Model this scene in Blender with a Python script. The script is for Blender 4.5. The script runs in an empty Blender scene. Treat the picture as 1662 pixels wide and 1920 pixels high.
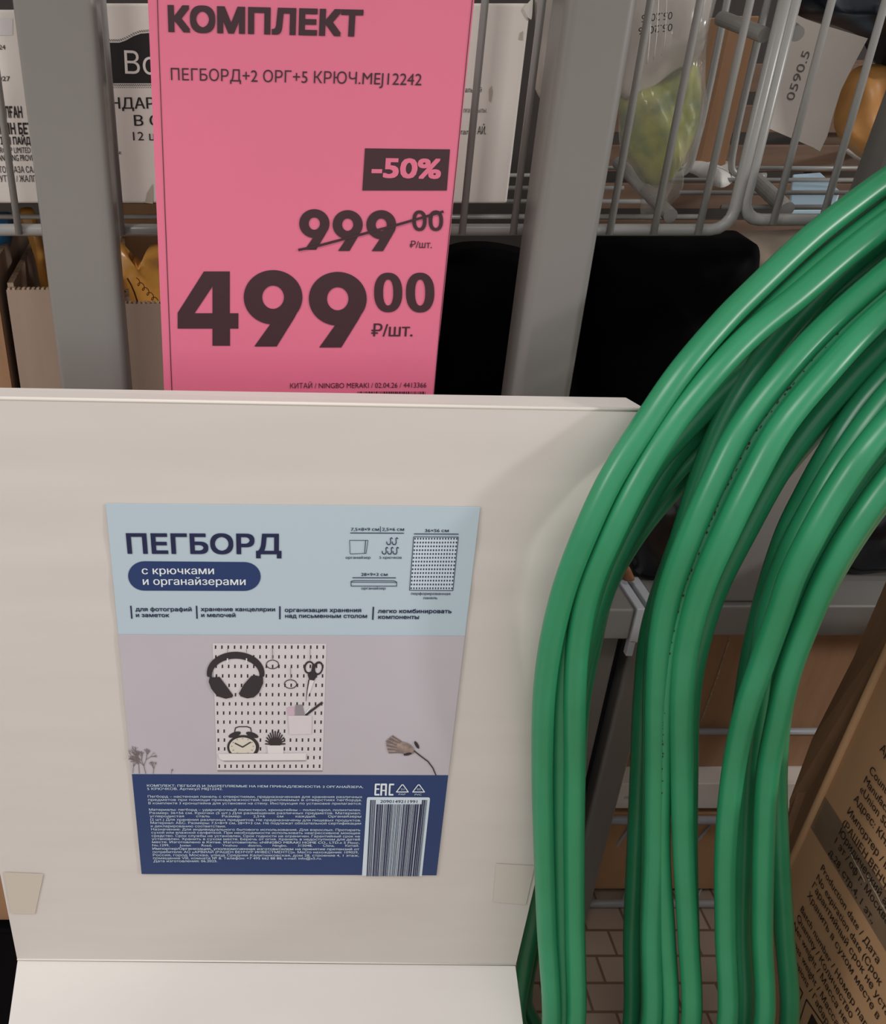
import bpy, bmesh, math, random
from mathutils import Vector, Matrix
from mathutils.geometry import tessellate_polygon, delaunay_2d_cdt
import numpy as np

random.seed(7)
SC = bpy.context.scene
COL = SC.collection
R = math.radians

# ------------------------------------------------------------------ camera
F, PX, PY, CD = 1600.0, 520.0, 960.0, 0.4245        # focal length and principal point (px), distance to carton front
TH = math.atan(F / 2990.0)                          # pitch below the horizon
CS, SN = math.cos(TH), math.sin(TH)
CAM = Vector((0, -CD, 0))
cd = bpy.data.cameras.new('camera')
cd.sensor_width = 36.0
cd.sensor_fit = 'AUTO'
cd.lens = F / 1920.0 * 36.0
cd.shift_x = (831.0 - PX) / 1920.0
cd.clip_start = 0.02
cam = bpy.data.objects.new('camera', cd)
cam.location = CAM
cam.rotation_euler = (math.pi / 2 - TH, 0, 0)
COL.objects.link(cam)
SC.camera = cam

# ------------------------------------------------------------------ light
SC.view_settings.view_transform = 'Standard'
SC.view_settings.look = 'None'
SC.view_settings.gamma = 1.0
SC.view_settings.exposure = -0.06
SC.view_settings.use_curve_mapping = False
wd = bpy.data.worlds.new('store_ambient')
SC.world = wd
wd.use_nodes = True
wd.node_tree.nodes['Background'].inputs[0].default_value = (1.0, 0.985, 0.965, 1)
wd.node_tree.nodes['Background'].inputs[1].default_value = 0.68


def area(name, loc, target, sx, sy, power, col):
    l = bpy.data.lights.new(name, 'AREA')
    l.shape = 'RECTANGLE'
    l.size, l.size_y, l.energy, l.color = sx, sy, power, col
    o = bpy.data.objects.new(name, l)
    o.location = loc
    o.rotation_euler = (Vector(target) - Vector(loc)).to_track_quat('-Z', 'Y').to_euler()
    COL.objects.link(o)
    return o


area('ceiling_lamp', (-0.55, -1.05, 2.2), (0.1, 0.05, -0.2), 1.2, 0.30, 24.0, (1.0, 0.985, 0.96))
area('aisle_lamp', (2.3, -0.95, 0.60), (0.1, 0.0, -0.3), 0.20, 0.20, 20.0, (1.0, 0.98, 0.95))

area('carton_fill_light', (-1.9, -1.0, 1.1), (0.3, 0.0, -0.4), 0.5, 0.5, 17.0, (1.0, 0.985, 0.96))  # added fill from the left, brightens the brown carton and hose sides


# ------------------------------------------------------------------ geometry of the view: a pixel ray met with a real surface
def ray(u, v):
    a, b = (u - PX) / F, (PY - v) / F
    return Vector((a, CS + b * SN, -SN + b * CS))


def atY(u, v, Y):
    r = ray(u, v)
    return CAM + r * ((Y + CD) / r.y)


def atX(u, v, X):
    r = ray(u, v)
    return CAM + r * (X / r.x)


def atZ(u, v, Z):
    r = ray(u, v)
    return CAM + r * (Z / r.z)


class Plane:
    """a flat sheet: origin, two unit axes, normal towards the viewer"""
    def __init__(s, o, ex, ey):
        s.o, s.ex, s.ey = Vector(o), Vector(ex).normalized(), Vector(ey)
        s.ey = (s.ey - s.ex * s.ey.dot(s.ex)).normalized()
        s.n = s.ex.cross(s.ey)

    def hit(s, u, v):
        r = ray(u, v)
        return CAM + r * ((s.o - CAM).dot(s.n) / r.dot(s.n))

    def loc(s, u, v):
        d = s.hit(u, v) - s.o
        return Vector((d.dot(s.ex), d.dot(s.ey)))

    def p(s, a, b, lift=0.0):
        return s.o + s.ex * a + s.ey * b + s.n * lift


# ------------------------------------------------------------------ materials
def srgb(r, g, b):
    f = lambda c: (c / 255 / 12.92) if c / 255 <= 0.04045 else ((c / 255 + 0.055) / 1.055) ** 2.4
    return (f(r), f(g), f(b), 1)


def mat(name, col, rough=0.6, metal=0.0, noise=0.0, scale=20.0, stretch=(1, 1, 1), bump=0.0, coat=0.0, spec=0.5, col2=None):
    m = bpy.data.materials.new(name)
    m.use_nodes = True
    nt = m.node_tree
    b = nt.nodes['Principled BSDF']
    b.inputs['Base Color'].default_value = col
    b.inputs['Roughness'].default_value = rough
    b.inputs['Metallic'].default_value = metal
    b.inputs['Coat Weight'].default_value = coat
    b.inputs['Coat Roughness'].default_value = 0.12
    b.inputs['Specular IOR Level'].default_value = spec
    if noise or bump:
        tc = nt.nodes.new('ShaderNodeTexCoord')
        mp = nt.nodes.new('ShaderNodeMapping')
        mp.inputs['Scale'].default_value = stretch
        nz = nt.nodes.new('ShaderNodeTexNoise')
        nz.inputs['Scale'].default_value = scale
        nz.inputs['Detail'].default_value = 5
        nt.links.new(tc.outputs['Object'], mp.inputs[0])
        nt.links.new(mp.outputs[0], nz.inputs['Vector'])
        if noise:
            rp = nt.nodes.new('ShaderNodeValToRGB')
            c2 = col2 or tuple(c * (1 - noise) for c in col[:3]) + (1,)
            rp.color_ramp.elements[0].position = 0.32
            rp.color_ramp.elements[1].position = 0.68
            rp.color_ramp.elements[0].color = c2
            rp.color_ramp.elements[1].color = col
            nt.links.new(nz.outputs[0], rp.inputs[0])
            nt.links.new(rp.outputs[0], b.inputs['Base Color'])
        if bump:
            bp = nt.nodes.new('ShaderNodeBump')
            bp.inputs['Strength'].default_value = bump
            bp.inputs['Distance'].default_value = 0.002
            nt.links.new(nz.outputs[0], bp.inputs['Height'])
            nt.links.new(bp.outputs[0], b.inputs['Normal'])
    return m


M = {}
M['white_card'] = mat('white_card', srgb(212, 206, 201), 0.55, noise=0.035, scale=9, stretch=(1, 1, 6), bump=0.03)
M['white_card_edge'] = mat('white_card_edge', srgb(228, 222, 214), 0.7)
M['carton_white'] = mat('carton_white', srgb(242, 234, 227), 0.6, noise=0.06, scale=14)
M['pink'] = mat('pink_paper', srgb(230, 116, 147), 0.45, noise=0.03, scale=12, coat=0.25)
M['tag_ink'] = mat('tag_ink', srgb(58, 26, 36), 0.5, coat=0.2)
M['black_ink'] = mat('black_ink', srgb(30, 25, 26), 0.6)
M['grey_ink'] = mat('grey_ink', srgb(90, 84, 80), 0.6)
M['sky_print'] = mat('sky_print', srgb(184, 203, 215), 0.4)
M['navy_print'] = mat('navy_print', srgb(32, 58, 108), 0.4)
M['navy_text'] = mat('navy_text', srgb(24, 34, 74), 0.4)
M['pale_print'] = mat('pale_print', srgb(206, 222, 234), 0.4)
M['white_print'] = mat('white_print', srgb(226, 234, 240), 0.4)
M['lilac_print'] = mat('lilac_print', srgb(192, 187, 196), 0.4, noise=0.08, scale=7)
M['board_print'] = mat('board_print', srgb(214, 209, 213), 0.4)
M['board_print_light'] = mat('board_print_light', srgb(226, 221, 223), 0.4)
M['cup_print'] = mat('cup_print', srgb(216, 208, 214), 0.4)
M['dark_print'] = mat('dark_print', srgb(50, 45, 50), 0.4)
M['mid_print'] = mat('mid_print', srgb(146, 138, 146), 0.4)
M['cream_print'] = mat('cream_print', srgb(218, 212, 198), 0.4)
M['pink_print'] = mat('pink_print', srgb(204, 178, 194), 0.4)
M['twig_print'] = mat('twig_print', srgb(120, 108, 108), 0.4)
M['petal_print'] = mat('petal_print', srgb(168, 148, 140), 0.4, noise=0.5, scale=260)
M['grey_steel'] = mat('grey_steel', srgb(127, 123, 120), 0.38, noise=0.04, scale=6, coat=0.1)
M['wire_grey'] = mat('wire_grey', srgb(152, 150, 148), 0.3, noise=0.08, scale=40)
M['light_wire'] = mat('light_wire', srgb(166, 168, 172), 0.35)
M['hose_front'] = mat('hose_green', srgb(44, 139, 97), 0.34, noise=0.08, scale=22, spec=0.55, col2=srgb(38, 130, 87))
M['hose_deep'] = mat('hose_deep_green', srgb(26, 112, 62), 0.42, noise=0.12, scale=26)
M['kraft'] = mat('kraft', srgb(200, 156, 116), 0.75, noise=0.12, scale=16, stretch=(1, 1, 0.4), bump=0.12)
M['kraft_dark'] = mat('kraft_dark', srgb(168, 128, 96), 0.8, noise=0.15, scale=16, stretch=(6, 6, 1), bump=0.05)
M['kraft_grey'] = mat('kraft_grey', srgb(168, 146, 130), 0.75, noise=0.1, scale=30, stretch=(4, 4, 0.3))
M['kraft_edge'] = mat('kraft_edge', srgb(190, 164, 136), 0.8, noise=0.55, scale=220)
M['kraft_ink'] = mat('kraft_ink', srgb(40, 28, 22), 0.7)
M['tape'] = mat('tape', srgb(140, 116, 94), 0.22, noise=0.2, scale=30, coat=0.4)
M['tape_glint'] = mat('tape_glint', srgb(200, 185, 165), 0.3)
M['black_plastic'] = mat('black_plastic', srgb(3, 3, 7), 0.6, spec=0.05)
M['black_gloss'] = mat('black_gloss', srgb(16, 18, 24), 0.24, noise=0.3, scale=18, bump=0.6)
M['navy_plastic'] = mat('navy_plastic', srgb(24, 34, 48), 0.3, noise=0.5, scale=14, bump=0.5)
M['blue_pack'] = mat('blue_pack', srgb(60, 150, 214), 0.28, noise=0.25, scale=40, bump=0.3)
M['orange_pack'] = mat('orange_pack', srgb(252, 184, 92), 0.25, noise=0.4, scale=26, bump=0.9)
M['ochre_pack'] = mat('ochre_pack', srgb(212, 152, 84), 0.55, noise=0.35, scale=22, bump=0.5)
M['brown_ink'] = mat('brown_ink', srgb(96, 50, 20), 0.4)
M['sack_paper'] = mat('sack_paper', srgb(176, 158, 140), 0.8, noise=0.4, scale=30, bump=0.5)
M['crumpled'] = mat('crumpled_white', srgb(232, 228, 224), 0.5, noise=0.2, scale=50, bump=0.6)
M['pale_blue'] = mat('pale_blue', srgb(184, 214, 234), 0.5)
M['slat_wood'] = mat('slat_wood', srgb(104, 78, 60), 0.7, noise=0.3, scale=20, stretch=(0.5, 6, 6))
M['label_card'] = mat('label_card', srgb(205, 196, 188), 0.6, noise=0.08, scale=16)
M['dark_back'] = mat('dark_back', srgb(48, 40, 36), 0.8, noise=0.3, scale=8)
M['plastic_cap'] = mat('plastic_cap', srgb(186, 188, 194), 0.35)
M['gap_shade'] = mat('gap_shade', srgb(14, 18, 30), 0.5)
M['sack_green'] = mat('salad_green', srgb(200, 198, 84), 0.4, noise=0.9, scale=45, bump=1.0, col2=srgb(96, 116, 62))
M['bag_grey'] = mat('bag_grey', srgb(208, 200, 192), 0.25, noise=0.15, scale=20, bump=0.5)
M['rust'] = mat('rust_scrap', srgb(140, 92, 58), 0.8, noise=0.4, scale=70)
M['dirt'] = mat('dirt_mark', srgb(192, 180, 164), 0.8)


def film_material():
    m = bpy.data.materials.new('clear_film')
    m.use_nodes = True
    nt = m.node_tree
    b = nt.nodes['Principled BSDF']
    b.inputs['Base Color'].default_value = srgb(206, 202, 196)
    b.inputs['Roughness'].default_value = 0.14
    b.inputs['Alpha'].default_value = 0.28
    tc = nt.nodes.new('ShaderNodeTexCoord')
    mp = nt.nodes.new('ShaderNodeMapping')
    mp.inputs['Scale'].default_value = (4, 1, 1)
    nz = nt.nodes.new('ShaderNodeTexNoise')
    nz.inputs['Scale'].default_value = 34
    bp = nt.nodes.new('ShaderNodeBump')
    bp.inputs['Strength'].default_value = 0.9
    bp.inputs['Distance'].default_value = 0.004
    nt.links.new(tc.outputs['Object'], mp.inputs[0])
    nt.links.new(mp.outputs[0], nz.inputs['Vector'])
    nt.links.new(nz.outputs[0], bp.inputs['Height'])
    nt.links.new(bp.outputs[0], b.inputs['Normal'])
    return m


M['film'] = film_material()


def tile_material():
    m = bpy.data.materials.new('floor_tiles')
    m.use_nodes = True
    nt = m.node_tree
    b = nt.nodes['Principled BSDF']
    b.inputs['Roughness'].default_value = 0.35
    tc = nt.nodes.new('ShaderNodeTexCoord')
    br = nt.nodes.new('ShaderNodeTexBrick')
    br.inputs['Color1'].default_value = srgb(184, 164, 148)
    br.inputs['Color2'].default_value = srgb(170, 150, 136)
    br.inputs['Mortar'].default_value = srgb(124, 100, 86)
    br.inputs['Scale'].default_value = 20
    br.inputs['Mortar Size'].default_value = 0.03
    br.inputs['Brick Width'].default_value = 0.9
    br.inputs['Row Height'].default_value = 0.6
    nt.links.new(tc.outputs['Object'], br.inputs['Vector'])
    nt.links.new(br.outputs[0], b.inputs['Base Color'])
    return m


M['tiles'] = tile_material()


# ------------------------------------------------------------------ mesh builder
class MB:
    def __init__(s):
        s.v, s.f, s.i, s.mats = [], [], [], []

    def mi(s, m):
        if m not in s.mats:
            s.mats.append(m)
        return s.mats.index(m)

    def add(s, verts, faces, m):
        k = len(s.v)
        s.v += [Vector(p) for p in verts]
        j = s.mi(m)
        for f in faces:
            s.f.append([a + k for a in f])
            s.i.append(j)

    def box(s, x0, x1, y0, y1, z0, z1, m):
        P = [(x, y, z) for z in (z0, z1) for y in (y0, y1) for x in (x0, x1)]
        s.add(P, [(0, 2, 3, 1), (4, 5, 7, 6), (0, 1, 5, 4), (2, 6, 7, 3), (0, 4, 6, 2), (1, 3, 7, 5)], m)

    def prism(s, poly, off, m):
        n = len(poly)
        off = Vector(off)
        P = [Vector(p) for p in poly] + [Vector(p) + off for p in poly]
        Fs = [tuple(range(n)), tuple(range(2 * n - 1, n - 1, -1))]
        Fs += [(k, k + n, (k + 1) % n + n, (k + 1) % n) for k in range(n)]
        s.add(P, Fs, m)

    def tube(s, pts, r, m, n=12, closed=False):
        pts = [Vector(p) for p in pts]
        N = len(pts)
        if N < 2:
            return
        tan = []
        for k in range(N):
            a = pts[k - 1] if (k > 0 or closed) else pts[k]
            b = pts[(k + 1) % N] if (k < N - 1 or closed) else pts[k]
            tan.append((b - a).normalized())
        up = Vector((0, 0, 1)) if abs(tan[0].z) < 0.9 else Vector((0, 1, 0))
        nr = (up - tan[0] * up.dot(tan[0])).normalized()
        vs, fs = [], []
        for k in range(N):
            nr = (nr - tan[k] * nr.dot(tan[k])).normalized()
            bn = tan[k].cross(nr)
            rr = r[k] if isinstance(r, (list, tuple)) else r
            for q in range(n):
                a = 2 * math.pi * q / n
                vs.append(pts[k] + (nr * math.cos(a) + bn * math.sin(a)) * rr)
        for k in range(N if closed else N - 1):
            k2 = (k + 1) % N
            off = 0
            if closed and k2 == 0:      # best matching roll at the seam
                off = min(range(n), key=lambda o: (vs[k * n] - vs[o]).length)
            for q in range(n):
                fs.append((k * n + q, k * n + (q + 1) % n, k2 * n + (q + 1 + off) % n, k2 * n + (q + off) % n))
        if not closed:
            fs.append(tuple(range(n - 1, -1, -1)))
            fs.append(tuple((N - 1) * n + q for q in range(n)))
        s.add(vs, fs, m)

    def loops(s, loops, m):
        """flat polygon with holes given as 3D loops"""
        flat = [Vector(p) for l in loops for p in l]
        tris = tessellate_polygon([[Vector(p) for p in l] for l in loops])
        s.add(flat, [tuple(t) for t in tris], m)

    def puff(s, outline, n, bulge, m, rings=9, back=0.25, noise=0.0, seed=0, power=0.5):
        """a stuffed soft body: outline in 3D swollen towards n (front) and a little away from it (back)"""
        rnd = random.Random(seed)
        O = [Vector(p) for p in outline]
        c = sum(O, Vector()) / len(O)
        n = Vector(n).normalized()
        K = len(O)
        ph = [rnd.uniform(0, 6.28) for _ in range(6)]
        vs = [c + n * bulge]
        fs = []
        for rg in range(1, rings + 1):
            t = rg / rings
            for k in range(K):
                p = c + (O[k] - c) * t
                h = bulge * max(0.0, 1 - t ** 2.4) ** power
                w = noise * (math.sin(p.x * 90 + p.z * 40 + ph[0]) + math.sin(p.z * 120 - p.x * 60 + ph[1]) + 0.6 * math.sin(p.x * 230 + p.z * 170 + ph[2])) * (1 - t ** 6)
                vs.append(p + n * (h + w))
        for k in range(K):
            fs.append((0, 1 + k, 1 + (k + 1) % K))
        for rg in range(rings - 1):
            for k in range(K):
                a = 1 + rg * K + k
                b = 1 + rg * K + (k + 1) % K
                fs.append((a, a + K, b + K, b))
        kb = len(vs)
        vs.append(c - n * bulge * back)
        base = 1 + (rings - 1) * K
        for k in range(K):
            vs.append(c + (O[k] - c) * 0.6 - n * bulge * back)
        for k in range(K):
            k2 = (k + 1) % K
            fs.append((kb, kb + 1 + k2, kb + 1 + k))
            fs.append((base + k, base + k2, kb + 1 + k2, kb + 1 + k))
        s.add(vs, fs, m)

    def build(s, name, parent=None, smooth=False, bevel=0.0, auto=None):
        me = bpy.data.meshes.new(name)
        o = bpy.data.objects.new(name, me)
        COL.objects.link(o)
        if parent is not None:
            o.parent = parent
        off = parent_world(parent)
        me.from_pydata([tuple(p - off) for p in s.v], [], s.f)
        for m in s.mats:
            me.materials.append(m)
        for k, p in enumerate(me.polygons):
            p.material_index = s.i[k]
            p.use_smooth = bool(smooth)
        bm = bmesh.new()
        bm.from_mesh(me)
        bmesh.ops.recalc_face_normals(bm, faces=bm.faces) if smooth or bevel else None
        bm.to_mesh(me)
        bm.free()
        me.update()
        if bevel:
            b = o.modifiers.new('bevel', 'BEVEL')
            b.width, b.segments, b.limit_method = bevel, 3, 'ANGLE'
        return o


def parent_world(p):
    w = Vector((0, 0, 0))
    while p is not None:
        w += p.location
        p = p.parent
    return w


def thing(name, label, cat, loc=(0, 0, 0), group=None):
    o = bpy.data.objects.new(name, None)
    o.empty_display_size = 0.02
    o.location = loc
    COL.objects.link(o)
    return tag(o, label, cat, group)


def tag(o, label, cat, group=None):
    o['label'] = label
    o['category'] = cat
    if group:
        o['group'] = group
    return o


def structure(o):
    o['kind'] = 'structure'
    return o


# ------------------------------------------------------------------ printing on flat sheets
_glyphs = {}


def fill_contours(loops):
    """triangles inside closed outlines by winding number, so overlapping strokes of a letter stay filled"""
    V, E = [], []
    for l in loops:
        k = len(V)
        V += [Vector(p) for p in l]
        E += [(k + a, k + (a + 1) % len(l)) for a in range(len(l))]
    vo, eo, fo = delaunay_2d_cdt(V, E, [], 0, 1e-6)[:3]
    if not fo:
        return [], []
    P = np.array([(v.x, v.y) for v in vo])
    T = np.array([list(f)[:3] for f in fo])
    cx, cy = P[T].mean(axis=1).T
    w = np.zeros(len(T))
    A = np.array([(V[a].x, V[a].y, V[b].x, V[b].y) for a, b in E])
    for x0, y0, x1, y1 in A:
        side = (x1 - x0) * (cy - y0) - (cx - x0) * (y1 - y0)
        w += ((y0 <= cy) & (y1 > cy) & (side > 0)).astype(float) - ((y0 > cy) & (y1 <= cy) & (side < 0)).astype(float)
    keep = T[np.abs(w) > 0.5]
    return [(p[0], p[1]) for p in P], [tuple(int(q) for q in t) for t in keep]


def glyphs(s, bold=0.0):
    if s not in _glyphs:
        c = bpy.data.curves.new('lettering', 'FONT')
        c.body = s
        c.resolution_u = 3
        c.fill_mode = 'NONE'
        o = bpy.data.objects.new('lettering', c)
        COL.objects.link(o)
        dg = bpy.context.evaluated_depsgraph_get()
        dg.update()
        me = bpy.data.meshes.new_from_object(o.evaluated_get(dg))
        co = [(v.co.x, v.co.y) for v in me.vertices]
        nb = {}
        for e in me.edges:
            a, b = e.vertices
            nb.setdefault(a, []).append(b)
            nb.setdefault(b, []).append(a)
        loops, seen = [], set()
        # each outline keeps the running direction of its vertex numbers
        for st in range(len(co)):
            if st in seen or st not in nb:
                continue
            l, cur, prev = [st], nb[st][0], st
            if st + 1 in nb[st]:
                cur = st + 1
            seen.add(st)
            while cur != st and cur not in seen:
                seen.add(cur)
                l.append(cur)
                nx = [q for q in nb[cur] if q != prev]
                prev, cur = cur, (nx[0] if nx else st)
            if len(l) > 2:
                loops.append([co[q] for q in l])
        bpy.data.objects.remove(o)
        bpy.data.curves.remove(c)
        bpy.data.meshes.remove(me)
        bb = [(min(p[0] for p in l), max(p[0] for p in l)) for l in loops]
        order = sorted(range(len(loops)), key=lambda q: bb[q][0])
        groups, end = [], -1e9
        for q in order:
            if bb[q][0] > end:
                groups.append([])
            groups[-1].append(loops[q])
            end = max(end, bb[q][1]) if len(groups[-1]) > 1 else bb[q][1]
        vs, fs = [], []
        for g in groups:
            v, f = fill_contours(g)
            k = len(vs)
            vs += v
            fs += [tuple(q + k for q in t) for t in f]
        _glyphs[s] = (vs, fs)
    return _glyphs[s]


def text_ab(mb, pl, s, A, ex, ey, width, cap, m, lift=0.0003, bold=0.0, capunits=0.7):
    """lettering on plane pl from local point A along local direction ex, fitted to width and cap height"""
    vs, fs = glyphs(s, bold)
    if not vs:
        return
    r = max(bold, 0.0)
    x0, x1 = min(v[0] for v in vs) - r, max(v[0] for v in vs) + r
    ks = cap / (capunits + 2 * r)
    kx = ks if width is None else width / (x1 - x0)
    if r > 0.02:        # heavy letters: the stroke thickened all round
        D = [(i * r, j * r) for i in (-1, -0.5, 0, 0.5, 1) for j in (-1, 0, 1)]
    elif r > 0:
        D = [(-r, 0), (r, 0), (0, 0)]
    else:
        D = [(0, 0)]
    for k, (dx, dy) in enumerate(D):
        P = [pl.p(*(A + ex * ((x - x0 + dx) * kx) + ey * ((y + r + dy) * ks)), lift + k * 4e-6) for x, y in vs]
        mb.add(P, fs, m)


def text(mb, pl, s, p0, p1, cap, m, lift=0.0003, bold=0.0):
    """lettering whose baseline runs from pixel p0 to pixel p1 on the sheet, cap = cap height in px at p0"""
    A, B = pl.loc(*p0), pl.loc(*p1)
    ex = (B - A)
    w = ex.length
    ex.normalize()
    ey = Vector((-ex.y, ex.x))
    h = (pl.loc(p0[0], p0[1] - cap) - A).length
    text_ab(mb, pl, s, A, ex, ey, w, h, m, lift, bold)


_layer = [0]


def poly(mb, pl, pts, m, lift=0.0002, holes=()):
    _layer[0] = (_layer[0] + 1) % 30      # ink layers never share one exact height
    lift += _layer[0] * 3e-6
    L = [[pl.p(*pl.loc(*q), lift) for q in pts]] + [[pl.p(*pl.loc(*q), lift) for q in h] for h in holes]
    mb.loops(L, m)


def line(mb, pl, pts, w, m, lift=0.0003):
    """a printed stroke of w pixels"""
    for (a, b) in zip(pts, pts[1:]):
        d = Vector((b[0] - a[0], b[1] - a[1]))
        if d.length < 1e-6:
            continue
        n = Vector((-d.y, d.x)).normalized() * w / 2
        e = d.normalized() * w * 0.25
        poly(mb, pl, [(a[0] + n.x - e.x, a[1] + n.y - e.y), (b[0] + n.x + e.x, b[1] + n.y + e.y),
                      (b[0] - n.x + e.x, b[1] - n.y + e.y), (a[0] - n.x - e.x, a[1] - n.y - e.y)], m, lift)


def ell(cx, cy, rx, ry, n=36, rot=0.0, a0=0.0, a1=360.0):
    c, s_ = math.cos(R(rot)), math.sin(R(rot))
    full = abs(a1 - a0) >= 359.9
    out = []
    for k in range(n if full else n + 1):
        a = R(a0 + (a1 - a0) * k / n)
        x, y = rx * math.cos(a), ry * math.sin(a)
        out.append((cx + x * c - y * s_, cy + x * s_ + y * c))
    return out


def catmull(P, per=8, closed=False):
    P = [Vector(p) for p in P]
    N = len(P)
    out = []
    for k in range(N if closed else N - 1):
        p1, p2 = P[k], P[(k + 1) % N]
        p0 = P[k - 1] if (k > 0 or closed) else p1 + (p1 - p2)
        p3 = P[(k + 2) % N] if (k + 2 < N or closed) else p2 + (p2 - p1)
        d = lambda a, b: max((b - a).length, 1e-6) ** 0.5
        t0, t1 = 0.0, d(p0, p1)
        t2 = t1 + d(p1, p2)
        t3 = t2 + d(p2, p3)
        for j in range(per):
            t = t1 + (t2 - t1) * j / per
            A1 = p0 * ((t1 - t) / (t1 - t0)) + p1 * ((t - t0) / (t1 - t0))
            A2 = p1 * ((t2 - t) / (t2 - t1)) + p2 * ((t - t1) / (t2 - t1))
            A3 = p2 * ((t3 - t) / (t3 - t2)) + p3 * ((t - t2) / (t3 - t2))
            B1 = A1 * ((t2 - t) / (t2 - t0)) + A2 * ((t - t0) / (t2 - t0))
            B2 = A2 * ((t3 - t) / (t3 - t1)) + A3 * ((t - t1) / (t3 - t1))
            out.append(B1 * ((t2 - t) / (t2 - t1)) + B2 * ((t - t1) / (t2 - t1)))
    if not closed:
        out.append(P[-1])
    return out


# ================================================================== the setting
FLOOR = -0.84
mb = MB()
mb.add([(-3, -3, FLOOR), (3, -3, FLOOR), (3, 2, FLOOR), (-3, 2, FLOOR)], [(0, 1, 2, 3)], M['tiles'])
structure(mb.build('floor'))
mb = MB()
mb.box(-1.6, 1.6, 0.80, 0.84, FLOOR, 1.2, M['dark_back'])
structure(mb.build('wall_back'))

# shelf board carried by the front tubes
SHZ = -0.394
mb = MB()
mb.box(-0.8, 0.9, 0.19, 0.78, SHZ - 0.012, SHZ - 0.002, M['grey_steel'])
tag(mb.build('shelf_board', bevel=0.001), 'dark grey steel shelf board behind the front tubes under the black sacks', 'shelf')


def tube_beam(x0, x1, y0, label):
    t = thing('shelf_tube', label, 'shelf beam', (0, y0, SHZ), 'front tubes of the lower shelf')
    b = MB()
    b.box(x0, x1, y0, y0 + 0.04, SHZ - 0.03, SHZ, M['grey_steel'])
    b.build('tube', t, bevel=0.002)
    return t


tb = tube_beam(-0.75, 0.2895, 0.145, 'grey square shelf tube ending in a white cap just left of the joint')
b = MB()
b.box(0.2895, 0.2965, 0.1435, 0.187, SHZ - 0.032, SHZ + 0.0015, M['plastic_cap'])
b.box(0.2895, 0.2950, 0.1435, 0.150, SHZ - 0.046, SHZ - 0.03, M['plastic_cap'])
b.build('end_cap', tb, bevel=0.0008)['label'] = 'pale plastic end cap'
tb = tube_beam(0.3085, 0.90, 0.15, 'grey square shelf tube running to the right from the capped joint')
b = MB()
b.box(0.3005, 0.3085, 0.1485, 0.192, SHZ - 0.032, SHZ + 0.0015, M['plastic_cap'])
b.build('end_cap', tb, bevel=0.0008)['label'] = 'pale plastic end cap'

# unseen shelf added above the view to shade the upper posts and tag
mb = MB()
mb.box(-0.8, 0.9, -0.120, 0.13, 0.30, 0.32, M['carton_white'])
structure(mb.build('added_shade_shelf'))

# uprights
def post(x0, x1, y0, y1, z0, z1, label, m='grey_steel', bev=0.004):
    b = MB()
    b.box(x0, x1, y0, y1, z0, z1, M[m])
    o = b.build('rack_post', smooth=True, bevel=bev)
    o.modifiers['bevel'].segments = 5
    o.modifiers['bevel'].harden_normals = True
    return tag(o, label, 'post')


post(-0.1313, -0.0900, 0.065, 0.083, -0.392, 0.55, 'grey square steel rack post left of the pink price tag')
post(0.1432, 0.1790, 0.065, 0.097, -0.392, 0.55, 'grey square steel rack post right of the pink price tag', bev=0.006)
post(0.262, 0.2885, 0.158, 0.185, FLOOR, SHZ - 0.031, 'dark grey lower leg left of the narrow gap under the capped joint')
post(0.3000, 0.3245, 0.160, 0.188, FLOOR, SHZ - 0.031, 'grey lower leg right of the narrow gap under the capped joint')
b = MB()
b.box(0.289, 0.2995, 0.176, 0.184, FLOOR, SHZ - 0.034, M['gap_shade'])  # near-black colour stands in for shade between the legs
tag(b.build('gap_shade_strip'), 'dark blue strip standing in for the shade in the gap between the two lower legs', 'strip')
# leaning post behind the hoses
b = MB()
Yp = 0.155
pts = [Vector((0.362, Yp, SHZ)), Vector((0.393, Yp, SHZ)), Vector((0.430, Yp, 0.05)), Vector((0.392, Yp, 0.05))]
b.prism(pts, (0, 0.028, 0), M['grey_steel'])
tag(b.build('rack_post', bevel=0.003), 'dark grey rack post behind the green hoses standing on the tube', 'post')

# ================================================================== wire baskets
BY = 0.112
zb = atY(0, 431, BY).z
WR = 0.0021


def xs(u, v=431):
    return atY(u, v, BY).x


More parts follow.
